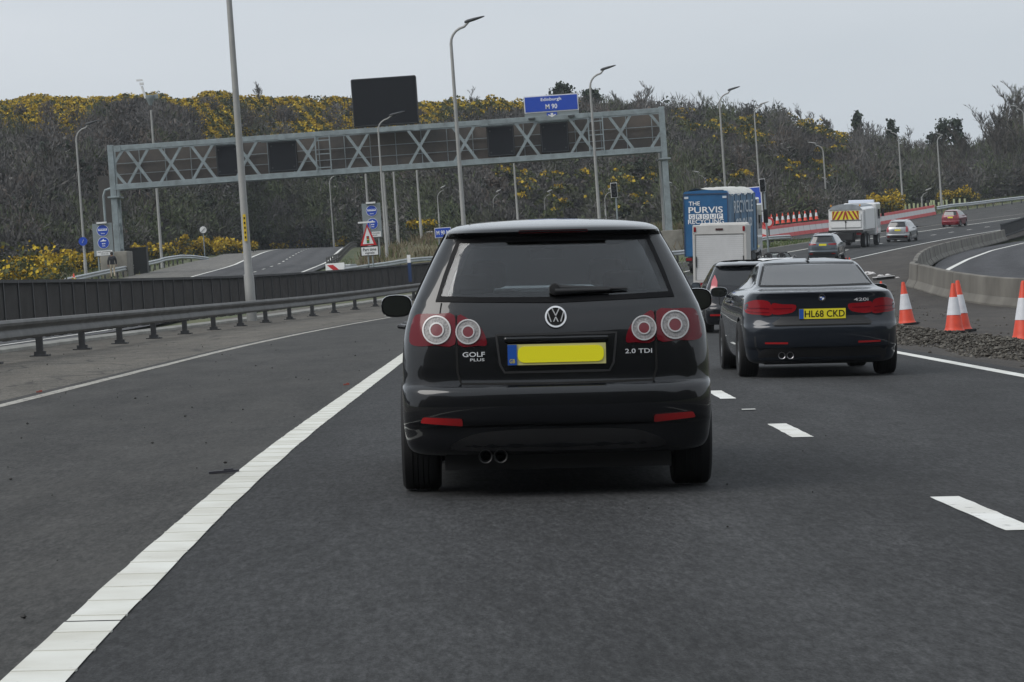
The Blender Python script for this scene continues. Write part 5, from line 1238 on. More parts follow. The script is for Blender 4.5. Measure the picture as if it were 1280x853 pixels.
# ================= slate coupe =================
TB=[(.165,.80,.14,4.42,.30,.6,3.0),(.20,.85,.08,4.52,.34,.7,3.0),(.30,.88,.045,4.6,.38,.7,3.0),(.335,.885,.03,4.62,.40,.7,3.0),(.35,.888,.008,4.62,.40,.7,3.0),(.50,.902,-.01,4.62,.42,.7,3.0),(.585,.906,.0,4.6,.42,.7,3.0),(.62,.907,.028,4.58,.42,.7,3.0),(.70,.906,.05,4.5,.42,.7,3.0),(.80,.898,.06,4.38,.42,.8,3.0),(.88,.882,.062,4.1,.42,.8,3.0),(.93,.86,.05,3.85,.42,.8,3.0),(.965,.835,.035,3.6,.42,.8,3.0),(.978,.82,.05,3.5,.42,.8,3.0),(.99,.80,.14,3.42,.42,.8,3.0),(1.003,.775,.36,3.35,.35,.8,3.1),(1.02,.735,.55,3.26,.26,.7,3.4),(1.045,.70,.64,3.17,.22,.6,3.6),(1.15,.648,.93,2.86,.22,.6,3.6),(1.28,.59,1.28,2.5,.22,.5,3.6),(1.315,.57,1.42,2.38,.26,.5,3.4),(1.338,.54,1.58,2.26,.34,.4,3.0),(1.358,.47,1.78,2.13,.3,.3,2.6),(1.37,.3,1.9,2.05,.14,.1,2.4)]
q=gpos(1023,470); bm_=place_vehicle('coupe_car',q.x,q.y-.6,R(.2),'dark slate coupe with yellow plate in the right lane beside the traffic cones','car')
def cutb(cm,b): cm.prism([(-.60,1.06),(.60,1.06),(.52,1.26),(.49,1.285),(-.49,1.285),(-.52,1.26)],lambda a,bb,d:Vector((a,d,bb)),-.3,3.9,1)
bb,_o=make_body(TB,C_navy,bm_,(.86,3.67),.36,[cutb],.03)
patch(bb,'rear',[(-.655,1.052),(0,1.04),(.655,1.052),(.605,1.16),(.555,1.27),(.53,1.305),(0,1.315),(-.53,1.305),(-.555,1.27),(-.605,1.16)],.003,G_coupe,'rear_window',bm_,.04,.004)
strip(bb,[(-.655,1.052),(0,1.04),(.655,1.052),(.605,1.16),(.555,1.27),(.53,1.305),(0,1.315),(-.53,1.305),(-.555,1.27),(-.605,1.16),(-.655,1.052)],.022,.006,M_band,'window_band',bm_)
patch(bb,'front',[(-.62,1.06),(.62,1.06),(.52,1.29),(-.52,1.29)],.003,G_wind,'windscreen',bm_,.08,.004)
for s in (-1,1):
    patch(bb,'side',roundpoly([(1.15,1.03),(3.2,1.0),(2.5,1.27),(1.55,1.29)],.06),.003,G_vdark,'side_window',bm_,.1,.004,s)
    out=[(.575,.725),(.70,.725),(.83,.74),(.868,.78),(.862,.845),(.80,.885),(.70,.895),(.59,.862)]; inn=[(.34,.745),(.56,.728),(.568,.85),(.45,.84),(.30,.828)]
    a=patch(bb,'rear',smoothpoly(out,3) if s>0 else mir(smoothpoly(out,3)),.006,L_redb,'tail_lamp',bm_,.05,.012)
    c_=patch(bb,'rear',smoothpoly(inn,3) if s>0 else mir(smoothpoly(inn,3)),.006,L_redb,'tail_lamp',bm_,.05,.012)
    strip(bb,[(s*.60,.79),(s*.70,.80),(s*.82,.80),(s*.845,.82)],.014,.009,L_red,'lamp_band',a); strip(bb,[(s*.60,.75),(s*.72,.75),(s*.84,.765)],.01,.009,L_red,'lamp_band',a); strip(bb,[(s*.34,.79),(s*.555,.79)],.012,.009,L_red,'lamp_band',c_)
    rf=roundpoly([(.40,.385),(.66,.39),(.66,.41),(.40,.407)],.006); patch(bb,'rear',rf if s>0 else mir(rf),.006,L_ref,'reflector',bm_,.08,.012)
    strip(bb,[(s*.30,.83),(s*.40,.69),(s*.52,.60)],.01,.0015,D_gap,'shut_line',bm_)
    strip(bb,[(s*.77,.48),(s*.76,.36),(s*.70,.27)],.02,.003,T_plast,'bumper_crease',bm_)
    strip(bb,[(2.05,1.0),(2.0,.6),(2.05,.3)],.01,.002,D_gap,'door_gap',bm_,face='side',side=s)
    strip(bb,[(3.2,.99),(3.25,.6),(3.2,.3)],.01,.002,D_gap,'door_gap',bm_,face='side',side=s)
    v=MB(); v.tube([(s*(bb.sx(2.2,.86)+.004),2.15,.86),(s*(bb.sx(2.2,.86)+.04),2.2,.865),(s*(bb.sx(2.2,.86)+.04),2.36,.865),(s*(bb.sx(2.2,.86)+.004),2.4,.86)],.013,8); v.build('door_handle',C_navy,bm_)
    mirror(bm_,bb,s*.985,2.72,.98,s,C_navy,.21,.125)
patch(bb,'rear',smoothpoly([(-.55,.60),(0,.592),(.55,.60),(.48,.68),(.40,.70),(-.40,.70),(-.48,.68)],3),.003,T_plast,'boot_lower',bm_,.06,.006)
strip(bb,[(-.55,.60),(.55,.60)],.012,.008,D_gap,'shut_line',bm_)
patch(bb,'rear',smoothpoly([(-.70,.20),(-.66,.33),(0,.335),(.66,.33),(.70,.20),(.4,.185),(-.4,.185)],3),.003,mat('diffuser',(.008,.008,.009),.55),'lower_valance',bm_,.06,.006)
plate(bm_,bb,(0,.725),.53,.115,.014,'HL68 CKD')
ring_patch(bb,(0,.905),.0,.038,.012,D_gap,'badge_disc',bm_); o=ring_patch(bb,(0,.905),.034,.041,.015,T_chrome,'badge_ring',bm_)
v=MB()
for k in range(4):
    a0=math.pi/2*k; v.mi=k%2; y=bb.ry(0,.905)-.016; v.add([(0,y,.905)]+[(.026*math.cos(a0+j*math.pi/16),y,.905+.026*math.sin(a0+j*math.pi/16)) for j in range(9)],[tuple(range(10))])
v.build('badge_quadrants',[PL_bl,M_wht],o)
rtext(bb,'420i',(.45,.878),.17,.036,T_badge,'lettering',bm_,.006)
for x in (-.47,-.375):
    v=MB(); v.lathe([(.0,.12),(.032,.1),(.033,-.045),(.040,-.05),(.041,-.04),(.04,.1)],(x,.09,.255),'y',18); v.build('exhaust_tip',mat('exhaust_coupe',(.25,.25,.26),.3,.9),bm_,smooth=40)
v=MB(); v.add([(-.015,1.5,1.345),(.015,1.5,1.345),(.0,1.52,1.395),(0,1.66,1.372),(-.02,1.7,1.36),(.02,1.7,1.36)],[(0,1,2),(0,2,3,4),(1,5,3,2),(4,3,5)]); v.build('roof_aerial',T_plast,bm_)
v=MB(); v.box((0,2.2,.2),(1.3,3.9,.1)); v.build('underbody',T_plast,bm_)
for y in (.86,3.67):
    for s in (-1,1): wheel(bm_,s*.80,y,.325,.225,s)
for x in (-.36,.36): seat(bm_,x,2.3,.6,.46,.46)
for x in (-.34,.34): seat(bm_,x,1.35,.6,.5,.42,head=False)
# ================= generic hatchbacks / estates =================
def gtab(W,H,Lh,tg=.35,boot=.0):
    sx_=W/.878; sz=H/1.587; o=[]
    for z,w_,yr,yf,Re,Rf,n in TG0:
        yr2=yr*(tg/.35) if z>.6 else yr; o.append((z*sz,w_*sx_,yr2,yf+(Lh-4.2),Re,Rf,n))
    return o
def gcar(name,px,py,D,yawd,W,H,Ln,paint,label,cat,lamps,lampm,platey,plateZ,win,tg=.35,reg=None,yoff=-.1,rails=False,glass=None,lowdark=None,wr=.33,mirr=True,pos=None):
    p=pos or P(px,py,D); r=place_vehicle(name,p.x,p.y,R(yawd),label,cat); wy=(.8,Ln-.9)
    zt=H/1.587
    b,o=make_body(gtab(W,H,Ln,tg),paint,r,wy,wr+.035,None,.035,dz=.03)
    s1=W/.878
    ww=win or [(-.64,1.085),(0,1.07),(.64,1.085),(.545,1.37),(.51,1.425),(-.51,1.425),(-.545,1.37)]
    patch(b,'rear',roundpoly([(a*s1,c*zt) for a,c in ww],.03),.006,glass or G_vdark,'rear_window',r,.1,.01)
    patch(b,'front',[(-.60*s1,1.11*zt),(.60*s1,1.11*zt),(.53*s1,1.41*zt),(-.53*s1,1.41*zt)],.006,G_vdark,'windscreen',r,.1,.01)
    for s in (-1,1):
        patch(b,'side',roundpoly([(.70,1.10*zt),(Ln-1.25,1.08*zt),(Ln-1.85,1.40*zt),(.80,1.41*zt)],.06),.005,G_vdark,'side_window',r,.15,.01,s)
        lp=roundpoly([(a*s1,c*zt) for a,c in lamps],.02); patch(b,'rear',lp if s>0 else mir(lp),.012,lampm,'tail_lamp',r,.06,.02)
        if mirr: mirror(r,b,s*(W+.07),Ln-1.5,1.03*zt,s,paint,.2,.14)
        rf=roundpoly([(.55*s1,.37*zt),(.76*s1,.37*zt),(.76*s1,.41*zt),(.55*s1,.41*zt)],.01); patch(b,'rear',rf if s>0 else mir(rf),.008,L_ref,'reflector',r,.1,.012)
        strip(b,[(s*.565*s1,.80*zt),(s*.56*s1,.62*zt)],.014,.003,D_gap,'shut_line',r)
    strip(b,[(-.56*s1,.61*zt),(.56*s1,.61*zt)],.014,.003,D_gap,'shut_line',r)
    if lowdark: patch(b,'rear',[(-.75*s1,.20*zt),(.75*s1,.20*zt),(.72*s1,lowdark*zt),(-.72*s1,lowdark*zt)],.006,T_plast,'lower_bumper',r,.1,.01)
    plate(r,b,(0,plateZ*zt),.52,.12,.02,reg)
    if rails:
        for s in (-1,1):
            v=MB(); v.tube([(s*.50*s1,.75,1.53*zt),(s*.50*s1,.9,1.60*zt),(s*.50*s1,Ln-2.0,1.60*zt),(s*.50*s1,Ln-1.9,1.53*zt)],.02,6); v.build('roof_rail',T_chrome,r)
    v=MB(); v.box((0,Ln/2,.23),(W*1.5,Ln*.85,.12)); v.build('underbody',T_plast,r)
    for y in wy:
        for s in (-1,1): wheel(r,s*(W-.11),y,wr,.21,s,detail=False)
    return r,b
fz=gpos(936,418)
rf_,bf=gcar('hatchback_car',936,418,59,1.5,.86,1.50,3.97,C_black2,'black small hatchback with tall red lamps between the van and the coupe','car',[(.60,.93),(.735,.955),(.70,1.13),(.63,1.27),(.585,1.12)],L_pink,0,.77,[(-.60,1.04),(0,1.0),(.60,1.04),(.54,1.36),(.50,1.42),(-.50,1.42),(-.54,1.36)],tg=.5,pos=P(934,418,59))
gcar('estate_car',1028,326,179,13.5,.94,1.63,4.65,C_grey,'grey sports utility car ahead of the dark coupe with wide red lamps','car',[(.34,.93),(.80,.90),(.83,.985),(.80,1.03),(.36,1.0)],L_redb,0,.93,None,rails=True,wr=.36,lowdark=.50)
gcar('estate_car',1122,309.5,220,17.6,.91,1.68,4.75,C_silver,'silver estate car with tall red lamps right of the white gritter','car',[(.62,.72),(.81,.72),(.80,.98),(.71,1.15),(.635,1.12)],mat('lamp_red_deep',(.3,.012,.02),.2,coat=1),0,.86,None,rails=True,wr=.35,lowdark=.48)
gcar('hatchback_car',1188,292.3,265,21.8,.85,1.57,4.0,C_red,'small red hatchback, farthest car up the hill on the right','car',[(.70,.80),(.82,.80),(.77,1.15),(.69,1.2)],mat('lamp_red_deep',(.3,.012,.02),.2,coat=1),0,.88,None,wr=.31)
# roadster
p=P(965,333,148); r=place_vehicle('roadster_car',p.x,p.y,R(10.5),'white open-top roadster with black roll hoops ahead of the small black hatchback','car')
TR=[(.17,.78,.10,3.9,.3,.6,3),(.3,.84,.0,4.0,.35,.7,3),(.55,.86,-.02,4.02,.38,.7,3),(.75,.86,.02,3.9,.38,.8,3),(.86,.84,.06,3.6,.38,.8,3),(.93,.80,.14,3.3,.38,.8,3),(.965,.72,.35,2.9,.35,.7,3),(.98,.6,.6,2.7,.3,.5,3)]
def cutr(cm,b): cm.box((0,1.95,1.0),(1.2,1.3,.8),mi=1)
b,_=make_body(TR,C_white,r,(.75,3.1),.33,[cutr],dz=.03)
for s in (-1,1):
    lp=roundpoly([(.5,.62),(.78,.64),(.78,.78),(.5,.76)],.03); patch(b,'rear',lp if s>0 else mir(lp),.01,L_redb,'tail_lamp',r,.08,.02)
    v=MB(); v.tube([(s*.15,1.35,.9),(s*.17,1.38,1.12),(s*.28,1.4,1.2),(s*.40,1.4,1.2),(s*.52,1.38,1.12),(s*.55,1.35,.9)],.05,8); v.build('roll_hoop',T_plast,r)
    seat(r,s*.35,1.6,.5,.46,.5); mirror(r,b,s*.92,2.55,1.0,s,C_white,.18,.12)
v=MB(); v.tube([(-.72,2.85,.93),(-.62,2.55,1.16),(-.5,2.45,1.22),(.5,2.45,1.22),(.62,2.55,1.16),(.72,2.85,.93)],.03,8); fr_=v.build('windscreen_frame',T_plast,r)
v=MB(); v.poly([(-.70,2.83,.95),(.70,2.83,.95),(.58,2.5,1.19),(-.58,2.5,1.19)]); v.build('windscreen',G_wind,fr_)
plate(r,b,(0,.55),.52,.11,.015)
for y in (.75,3.1):
    for s in (-1,1): wheel(r,s*.74,y,.30,.2,s,detail=False)
# ------------------------------------------------------------------ lorries and van
def simplewheel(root,x,y,r,w,s,twin=False): return wheel(root,x,y,r,w,s,spokes=8,detail=False)
M_blueT=mat('lorry_blue',(.014,.10,.24),.4,noise=(1.1,.18)); M_blueS=mat('lorry_side_blue',(.07,.16,.27),.5,noise=(.9,.35)); M_vanW=mat('van_shutter',(.6,.6,.6),.5,noise=(1.5,.08)); M_vanF=mat('van_frame',(.5,.49,.47),.5,noise=(1.5,.1)); M_tarp=mat('tarpaulin_pale',(.5,.5,.47),.8,noise=(1.2,.2)); M_silv=mat('faded_print',(.5,.55,.6),.6)
p=P(884,340,158); r=place_vehicle('lorry',p.x,p.y,R(14.0),'blue curtain-sided recycling lorry with white lettering on its rear','lorry')
Lb=9.6; z0,z1=.95,4.42
v=MB(); v.box((0,.02+.05,(z0+z1)/2),(2.5,.1,z1-z0)); bk=v.build('rear_curtain',M_blueT,r,bevel=.02)
v=MB(); v.box((0,Lb/2+.2,(z0+z1)/2-.05),(2.42,Lb-.1,z1-z0-.2)); v.build('load_body',M_blueS,r)
v=MB()     # pleated side curtains
for s in (-1,1):
    n=70; vs=[]
    for i in range(n+1):
        y=.15+(Lb-.2)*i/n; o_=.03*math.sin(i*1.9)+.02*math.sin(i*.7)
        for z in (z0+.1,2.4,z1-.1): vs.append((s*(1.235+o_+(.02 if z==2.4 else 0)),y,z))
    v.add(vs,[(3*i+k,3*i+k+1,3*i+k+4,3*i+k+3) for i in range(n) for k in range(2)])
cu=v.build('side_curtain',M_blueS,r,smooth=70)
v=MB()
for y in (1.9,4.0,6.2,8.3): v.box((1.285,y,2.7),(.02,.07,3.1)); v.box((-1.285,y,2.7),(.02,.07,3.1))
v.build('curtain_strap',D_gap,cu)
v=MB(); v.text('RECYCLE',(1.30,4.9,3.6),(0,1,0),(0,0,1),w=6.6,h=.7); v.text('GROUP',(1.30,4.9,2.5),(0,1,0),(0,0,1),w=5.8,h=.9); v.build('side_lettering',M_silv,cu)
v=MB(); vs=[]; n=16; m=8     # sagging tarpaulin roof
for i in range(n+1):
    for k in range(m+1):
        a=k/m; vs.append(((a-.5)*2.56,.25+(Lb-.3)*i/n,z1+.02+.22*math.sin(math.pi*a)+.07*math.sin(i*1.7+k)-(.16 if k in(0,m) else 0)))
v.add(vs,[(i*(m+1)+k,i*(m+1)+k+1,(i+1)*(m+1)+k+1,(i+1)*(m+1)+k) for i in range(n) for k in range(m)]); v.build('roof_tarpaulin',M_tarp,r,smooth=60)
v=MB(); v.prism([(-1.25,z1-.02),(1.25,z1-.02),(1.15,z1+.10),(0,z1+.17),(-1.15,z1+.10)],lambda a,b,d:Vector((a,d,b)),.0,.5); v.build('rear_header',M_blueT,r)
W1=M_wht; yf_=-.012
v=MB(); v.text('THE',(-.93,yf_,3.86),(1,0,0),(0,0,1),w=.62,h=.22,align='l'); v.text('PURVIS',(0,yf_,3.5),(1,0,0),(0,0,1),w=1.9,h=.34); v.text('RECYCLING',(0,yf_,2.86),(1,0,0),(0,0,1),w=1.98,h=.25)
for c_,x in zip('PURVIS',(0,)*6): pass
v.build('rear_lettering',W1,bk)
v=MB()
for k in range(5): v.box((-.78+k*.39,yf_+.004,3.14),(.34,.01,.27))
tb=v.build('lettering_blocks',W1,bk)
v=MB()
for k,c_ in enumerate('GROUP'): v.text(c_,(-.78+k*.39,yf_-.004,3.14),(1,0,0),(0,0,1),w=.2,h=.2)
v.build('block_letters',M_blueT,tb)
v=MB(); 
for s in (-1,1): v.box((s*1.06,yf_,4.18),(.22,.01,.12))
v.build('corner_marks',M_silv,bk)
v=MB()
for s in (-1,1): v.box((s*1.22,-.0,(z0+z1)/2),(.05,.05,z1-z0))
v.box((0,-.0,z1-.05),(2.4,.05,.05)); v.build('rear_frame',mat('lorry_frame',(.03,.05,.1),.6),bk)
v=MB(); v.box((0,.2,.78),(2.4,.2,.22)); v.box((0,.15,.5),(2.2,.12,.14)); v.box((0,4.5,.85),(.9,9,.2)); v.build('chassis',T_plast,r)
for s in (-1,1):
    v=MB(); v.box((s*1.0,.08,.8),(.32,.06,.14)); v.build('tail_lamp',L_redb,r)
    for y in (1.7,3.0,8.2): simplewheel(r,s*1.08,y,.5,.3,s)
v=MB(); v.box((0,11.0,2.25),(2.44,2.1,2.9)); v.box((0,10.8,3.85),(2.3,1.6,.4)); v.build('cab',C_white,r,bevel=.12)
v=MB(); v.box((0,12.06,2.7),(2.1,.03,1.1)); v.box((1.225,11.2,2.6),(.03,1.1,.8)); v.box((-1.225,11.2,2.6),(.03,1.1,.8)); v.build('cab_window',G_vdark,r)
v=MB(); v.box((1.48,11.8,2.9),(.25,.12,.8)); v.box((1.3,11.8,3.2),(.3,.04,.04)); v.box((-1.48,11.8,2.9),(.25,.12,.8)); v.box((-1.3,11.8,3.2),(.3,.04,.04)); v.build('cab_mirror',T_plast,r,bevel=.03)
for s in (-1,1): simplewheel(r,s*1.08,11.0,.5,.3,s)
v=MB(); v.tube([(1.15,9.95,1.0),(1.15,9.95,3.9)],.1,8); v.box((1.0,9.0,1.1),(.4,.6,.6)); v.build('exhaust_stack',T_plast,r)
# van
p=P(901,370,118); r=place_vehicle('box_van',p.x,p.y,R(7.2),'white box van with roller shutter rear door in front of the blue lorry','van')
z0,z1=.50,2.86; Wv=2.2
v=MB(); v.box((0,2.1,(z0+z1)/2),(Wv,4.2,z1-z0)); v.build('load_box',M_vanF,r,bevel=.05)
v=MB(); n=22
for k in range(n):
    zz=z0+.12+(z1-.42-z0-.12)*k/n; dz_=(z1-.42-z0-.12)/n; v.box((0,-.015,zz+dz_/2),(Wv-.26,.03,dz_-.008))
v.build('roller_shutter',M_vanW,r)
v=MB(); v.box((0,-.03,z1-.2),(Wv-.02,.07,.38)); 
for s in (-1,1): v.box((s*(Wv/2-.05),-.03,(z0+z1)/2-.15),(.1,.07,z1-z0-.3))
v.box((0,-.03,z0+.04),(Wv,.08,.1)); v.build('rear_frame',M_vanF,r,bevel=.015)
for s in (-1,1):
    v=MB(); v.box((s*(Wv/2-.1),-.08,z1-.18),(.1,.04,.2)); v.build('marker_lamp',L_redb,r,bevel=.02)
    v=MB(); v.box((s*.85,-.08,.42),(.34,.08,.14)); v.build('tail_lamp',L_redb,r)
    v=MB(); v.box((s*(Wv/2-.14),-.055,1.35),(.03,.04,.45)); v.build('latch_bar',D_gap,r)
v=MB(); v.box((0,-.075,z1-.19),(.3,.03,.08)); v.build('brake_lamp',mat('lamp_dull',(.05,.01,.01),.3),r)
v=MB(); v.box((0,.0,.40),(1.95,.14,.22)); v.box((0,2.6,.42),(.8,5,.2)); v.build('rear_bumper',T_plast,r)
v=MB(); v.prism([(4.2,.35),(6.2,.35),(6.25,.95),(5.9,1.2),(5.2,2.15),(4.2,2.25)],lambda a,b,d:Vector((d,a,b)),-.98,.98); v.build('cab',C_white,r,bevel=.08)
v=MB(); v.prism([(4.2,2.2),(5.1,2.2),(4.9,2.75),(4.2,2.98)],lambda a,b,d:Vector((d,a,b)),-1.05,1.05); v.build('luton_peak',M_vanF,r,bevel=.08)
v=MB(); v.prism([(5.93,1.24),(5.26,2.1),(5.28,2.12),(5.96,1.26)],lambda a,b,d:Vector((d,a,b)),-.85,.85); v.build('windscreen',G_vdark,r)
for s in (-1,1):
    mirror(r,None,s*1.18,5.3,1.5,s,T_plast,.2,.32)
    for y in (1.2,5.2): wheel(r,s*.93,y,.34,.24,s,detail=False)
# gritter
p=P(1058,309,208); r=place_vehicle('gritter_lorry',p.x,p.y,R(16.6),'white highways gritter lorry with yellow and red chevron board on its tailgate','lorry')
v=MB(); v.prism([(-1.25,1.15),(1.25,1.15),(1.25,2.75),(1.0,2.98),(-1.0,2.98),(-1.25,2.75)],lambda a,b,d:Vector((a,d,b)),.0,5.6); v.build('hopper',C_white,r,bevel=.03)
v=MB(); v.prism([(-1.2,2.75),(1.2,2.75),(.98,3.02),(.5,3.14),(-.5,3.14),(-.98,3.02)],lambda a,b,d:Vector((a,d,b)),-.06,5.7); v.build('tarpaulin',mat('tarpaulin_grey',(.25,.27,.29),.8,noise=(1.5,.25)),r)
v=MB(); v.box((0,-.05,1.98),(2.2,.06,.98-.0)); tg_=v.build('tailgate',M_white,r)
Wc,Hc=1.95,.62; zc=2.36
v=MB(); v.box((0,-.09,zc),(Wc,.02,Hc)); ch=v.build('chevron_board',mat('chevron_yellow',(.68,.58,.04),.5),tg_)
v=MB(); k=-3
for j in range(3):
    for s in (-1,1):
        a=.12+j*.33; pts=[(s*a,zc+Hc/2),(s*(a+.16),zc+Hc/2),(s*min(Wc/2,a+.16+.42),zc-Hc/2),(s*min(Wc/2-.0,a+.42),zc-Hc/2)]
        pts=[(s*(a+.0),zc+Hc/2),(s*(a+.15),zc+Hc/2),(s*min(Wc/2,a+.52),zc-Hc/2),(s*min(Wc/2,a+.37),zc-Hc/2)]
        v.prism(pts,lambda q,b,d:Vector((q,d,b)),-.108,-.101)
v.prism([(-.05,zc+Hc/2),(.05,zc+Hc/2),(.22,zc-Hc/2),(.1,zc-Hc/2),(0,zc+.05),(-.1,zc-Hc/2),(-.22,zc-Hc/2)],lambda q,b,d:Vector((q,d,b)),-.108,-.101)
v.build('chevron_stripes',mat('chevron_red',(.3,.02,.015),.5),ch)
v=MB(); v.box((0,-.09,1.62),(.04,.03,.5)); v.box((0,-.1,2.0),(2.2,.03,.04)); v.box((0,-.1,1.9),(.1,.05,.12)); v.build('tailgate_latch',T_plast,tg_)
v=MB(); v.box((0,-.1,1.22),(2.5,.35,.16)); v.build('rear_step',T_plast,r)
v=MB(); v.box((0,2.8,.85),(1.0,6.5,.5)); v.box((0,.35,.75),(1.1,.5,.7)); v.lathe([(0,0),(.35,.0),(.35,.06),(0,.06)],(0,-.1,.45),n=18); v.build('chassis',T_plast,r)
for s in (-1,1):
    v=MB(); v.box((s*.95,-.08,1.02),(.36,.06,.16)); v.build('tail_lamp',L_redb,r)
    v=MB(); v.box((s*1.3,2.6,2.05),(.12,3.9,1.5)); v.build('side_tank',M_white,r,bevel=.04)
    for y in (1.3,2.6,7.0): simplewheel(r,s*1.05,y,.5,.34,s)
    v=MB(); v.box((s*1.42,7.9,2.4),(.2,.1,.6)); v.build('cab_mirror',T_plast,r)
    v=MB(); v.lathe([(.06,0),(.06,.12),(0,.14)],(s*1.05,-.02,3.0),n=12); v.build('beacon',mat('beacon_amber',(.6,.25,.02),.3),r)
v=MB(); v.box((0,7.1,1.95),(2.45,2.0,2.4)); v.build('cab',C_white,r,bevel=.12)
v=MB(); v.box((0,6.9,3.25),(1.9,.35,.22)); v.build('light_bar',mat('beacon_blue_white',(.6,.65,.75),.3),r,bevel=.04)
v=MB(); v.box((1.228,7.3,2.3),(.03,1.0,.7)); v.box((-1.228,7.3,2.3),(.03,1.0,.7)); v.box((0,8.11,2.3),(2.1,.03,.9)); v.build('cab_window',G_vdark,r)
# ------------------------------------------------------------------ cones
M_or=mat('cone_red',(.62,.055,.02),.5,noise=(8,.12)); M_sl=mat('cone_sleeve',(.62,.63,.66),.4,noise=(8,.1))
def cone_proto():
    r=empty('traffic_cone',(0,0,0)); v=MB(); H=1.0
    v.prism([(math.cos(a)*.30,math.sin(a)*.30) for a in [math.pi/8+k*math.pi/4 for k in range(8)]],lambda a,b,d:Vector((a,b,d)),0,.05); v.build('base',T_rub,r,bevel=.01)
    v=MB(); v.lathe([(.215,.05),(.195,.07),(.178,.12),(.041,.97),(.030,1.0),(.02,1.0)],n=28); v.build('body',M_or,r,smooth=50)
    rr=lambda z: .178+(z-.12)/(.85)*(.041-.178)
    v=MB(); v.lathe([(rr(.36),.36),(rr(.36)+.005,.362),(rr(.72)+.005,.718),(rr(.72),.72)],n=28); v.build('sleeve',M_sl,r,smooth=40); return r
cp_=cone_proto(); first=True
def cone(px,py,label,h=1.0,D=None,group='large red and white traffic cones'):
    global first
    q=ground_at(px,py) if D is None else on(px,py,D); c=cp_ if first else copy_tree(cp_); first=False
    c.location=(q.x,q.y,q.z); c.scale=(h,h,h); c.rotation_euler=(random.uniform(-.02,.02),math.atan(K)+random.uniform(-.02,.02),random.uniform(0,3)); tag(c,label,'traffic cone',group); return c
cone(1134,406.5,'traffic cone nearest the dark coupe, standing alone by the rubble',.94)
cone(1193,416.5,'left cone of the touching pair beside the rubble strip',.93); cone(1202,415.5,'right cone of the touching pair beside the rubble strip',.98)
cone(1280,428,'traffic cone cut by the right edge of the view',.98)
cone(1102,384,'traffic cone half hidden behind the right mirror of the coupe',.8)
cone(1058,330,'left of two small cones just right of the grey sports utility car',.75,D=150); cone(1063,331,'right of two small cones beside the grey sports utility car',.75,D=150); cone(1050,332,'small cone in front of the grey sports utility car wheel',.6,D=148)
cone(93,352,'small red cone standing above the parapet left of the walker',.9,D=185)
# red-white barriers
M_rb=mat('barrier_red',(.55,.035,.035),.5); M_wb=mat('barrier_white',(.62,.6,.6),.5)
def curve_pts(pxs): return [ground_at(*a) for a in pxs]
bpz=[(973,291),(966,290.5),(958,289),(950,286.5)] 
main_=[(955,297),(962,299),(975,297),(1000,293.5),(1050,287.5),(1100,281),(1130,275.5),(1170,268)]
bpath=resample(curve_pts(main_),2.05)
rb_=None
def wbar(): 
    r=empty('water_barrier',(0,0,0)); v=MB(); v.prism([(-.25,0),(.25,0),(.2,.34),(-.2,.34)],lambda a,b,d:Vector((d,a,b)),-1.0,1.0); v.build('red_foot',M_rb,r)
    v=MB(); v.prism([(-.18,.342),(.18,.342),(.12,.80),(-.12,.80)],lambda a,b,d:Vector((d,a,b)),-.98,.98); v.build('white_body',M_wb,r)
    v=MB(); v.prism([(-.13,.802),(.13,.802),(.09,1.06),(-.09,1.06)],lambda a,b,d:Vector((d,a,b)),-1.0,1.0); v.build('red_top',M_rb,r); return r
wp_=wbar(); fst=True
for i,(a,b) in enumerate(zip(bpath,bpath[1:])):
    c=wp_ if fst else copy_tree(wp_); fst=False; d=b-a; m_=(a+b)/2; c.location=(m_.x,m_.y,Zg(m_.x,m_.y)-.02); c.rotation_euler=(0,-math.atan2(d.z,math.hypot(d.x,d.y)),math.atan2(d.y,d.x)); tag(c,'red and white plastic barrier block in the long curving row beyond the lorries','plastic barrier','red and white plastic barrier blocks')
# cones lined behind the barriers
k=0
for px in list(np.linspace(953,1048,15)):
    y=float(np.interp(px,[953,960,1000,1048],[284,286,281,275])); q=ground_at(px,y+7); c=copy_tree(cp_); t_,u_=XY2U(q.x,q.y); x_,y_=U2XY(t_,u_-2.2); c.location=(x_,y_,Zg(x_,y_)+.62); c.scale=(1.0,1.0,1.0); c.rotation_euler=(0,0,0); tag(c,'traffic cone in the row standing behind the red and white barrier blocks','traffic cone','cones behind the plastic barriers')
q=on(961,285,232); r=empty('road_works_sign',(q.x,q.y,q.z),label='small red and white roadworks sign at the left end of the barrier blocks',cat='road sign'); v=MB(); disc(v,(0,1.6),.45,0,0,-.04); v.build('disc',M_rb,r); v=MB(); disc(v,(0,1.6),.28,0,-.05,-.06); v.build('face',M_wb,r); v=MB(); v.box((0,.05,.8),(.1,.06,1.6)); v.box((0,.05,.05),(.7,.4,.1)); v.build('post',T_plast,r)
# bank under those cones
v=MB()
# tree guards
M_tg=mat('tree_guard_pale',(.40,.43,.25),.6)
tgp=None
for i,px in enumerate(list(np.linspace(1122,1184,13))+[1165,1193,1200,1207]):
    y=float(np.interp(px,[1095,1184,1207],[272,262,261])); q=P(px,y-1.2,348)
    if tgp is None:
        tgp=MB(); tgp.lathe([(.13,-.6),(.13,1.15),(.10,1.15),(.10,-.6)],n=10); tgp=tgp.build('tree_guard',M_tg); c=tgp
    else: c=tgp.copy(); C.objects.link(c)
    c.location=q; c.scale=(1,1,random.uniform(.75,1.05)); c.rotation_euler=(random.uniform(-.05,.05),random.uniform(-.05,.05),0); tag(c,'pale yellow-green tree guard tube in the row on the bank beyond the barrier blocks','tree guard','tree guard tubes on the far bank')
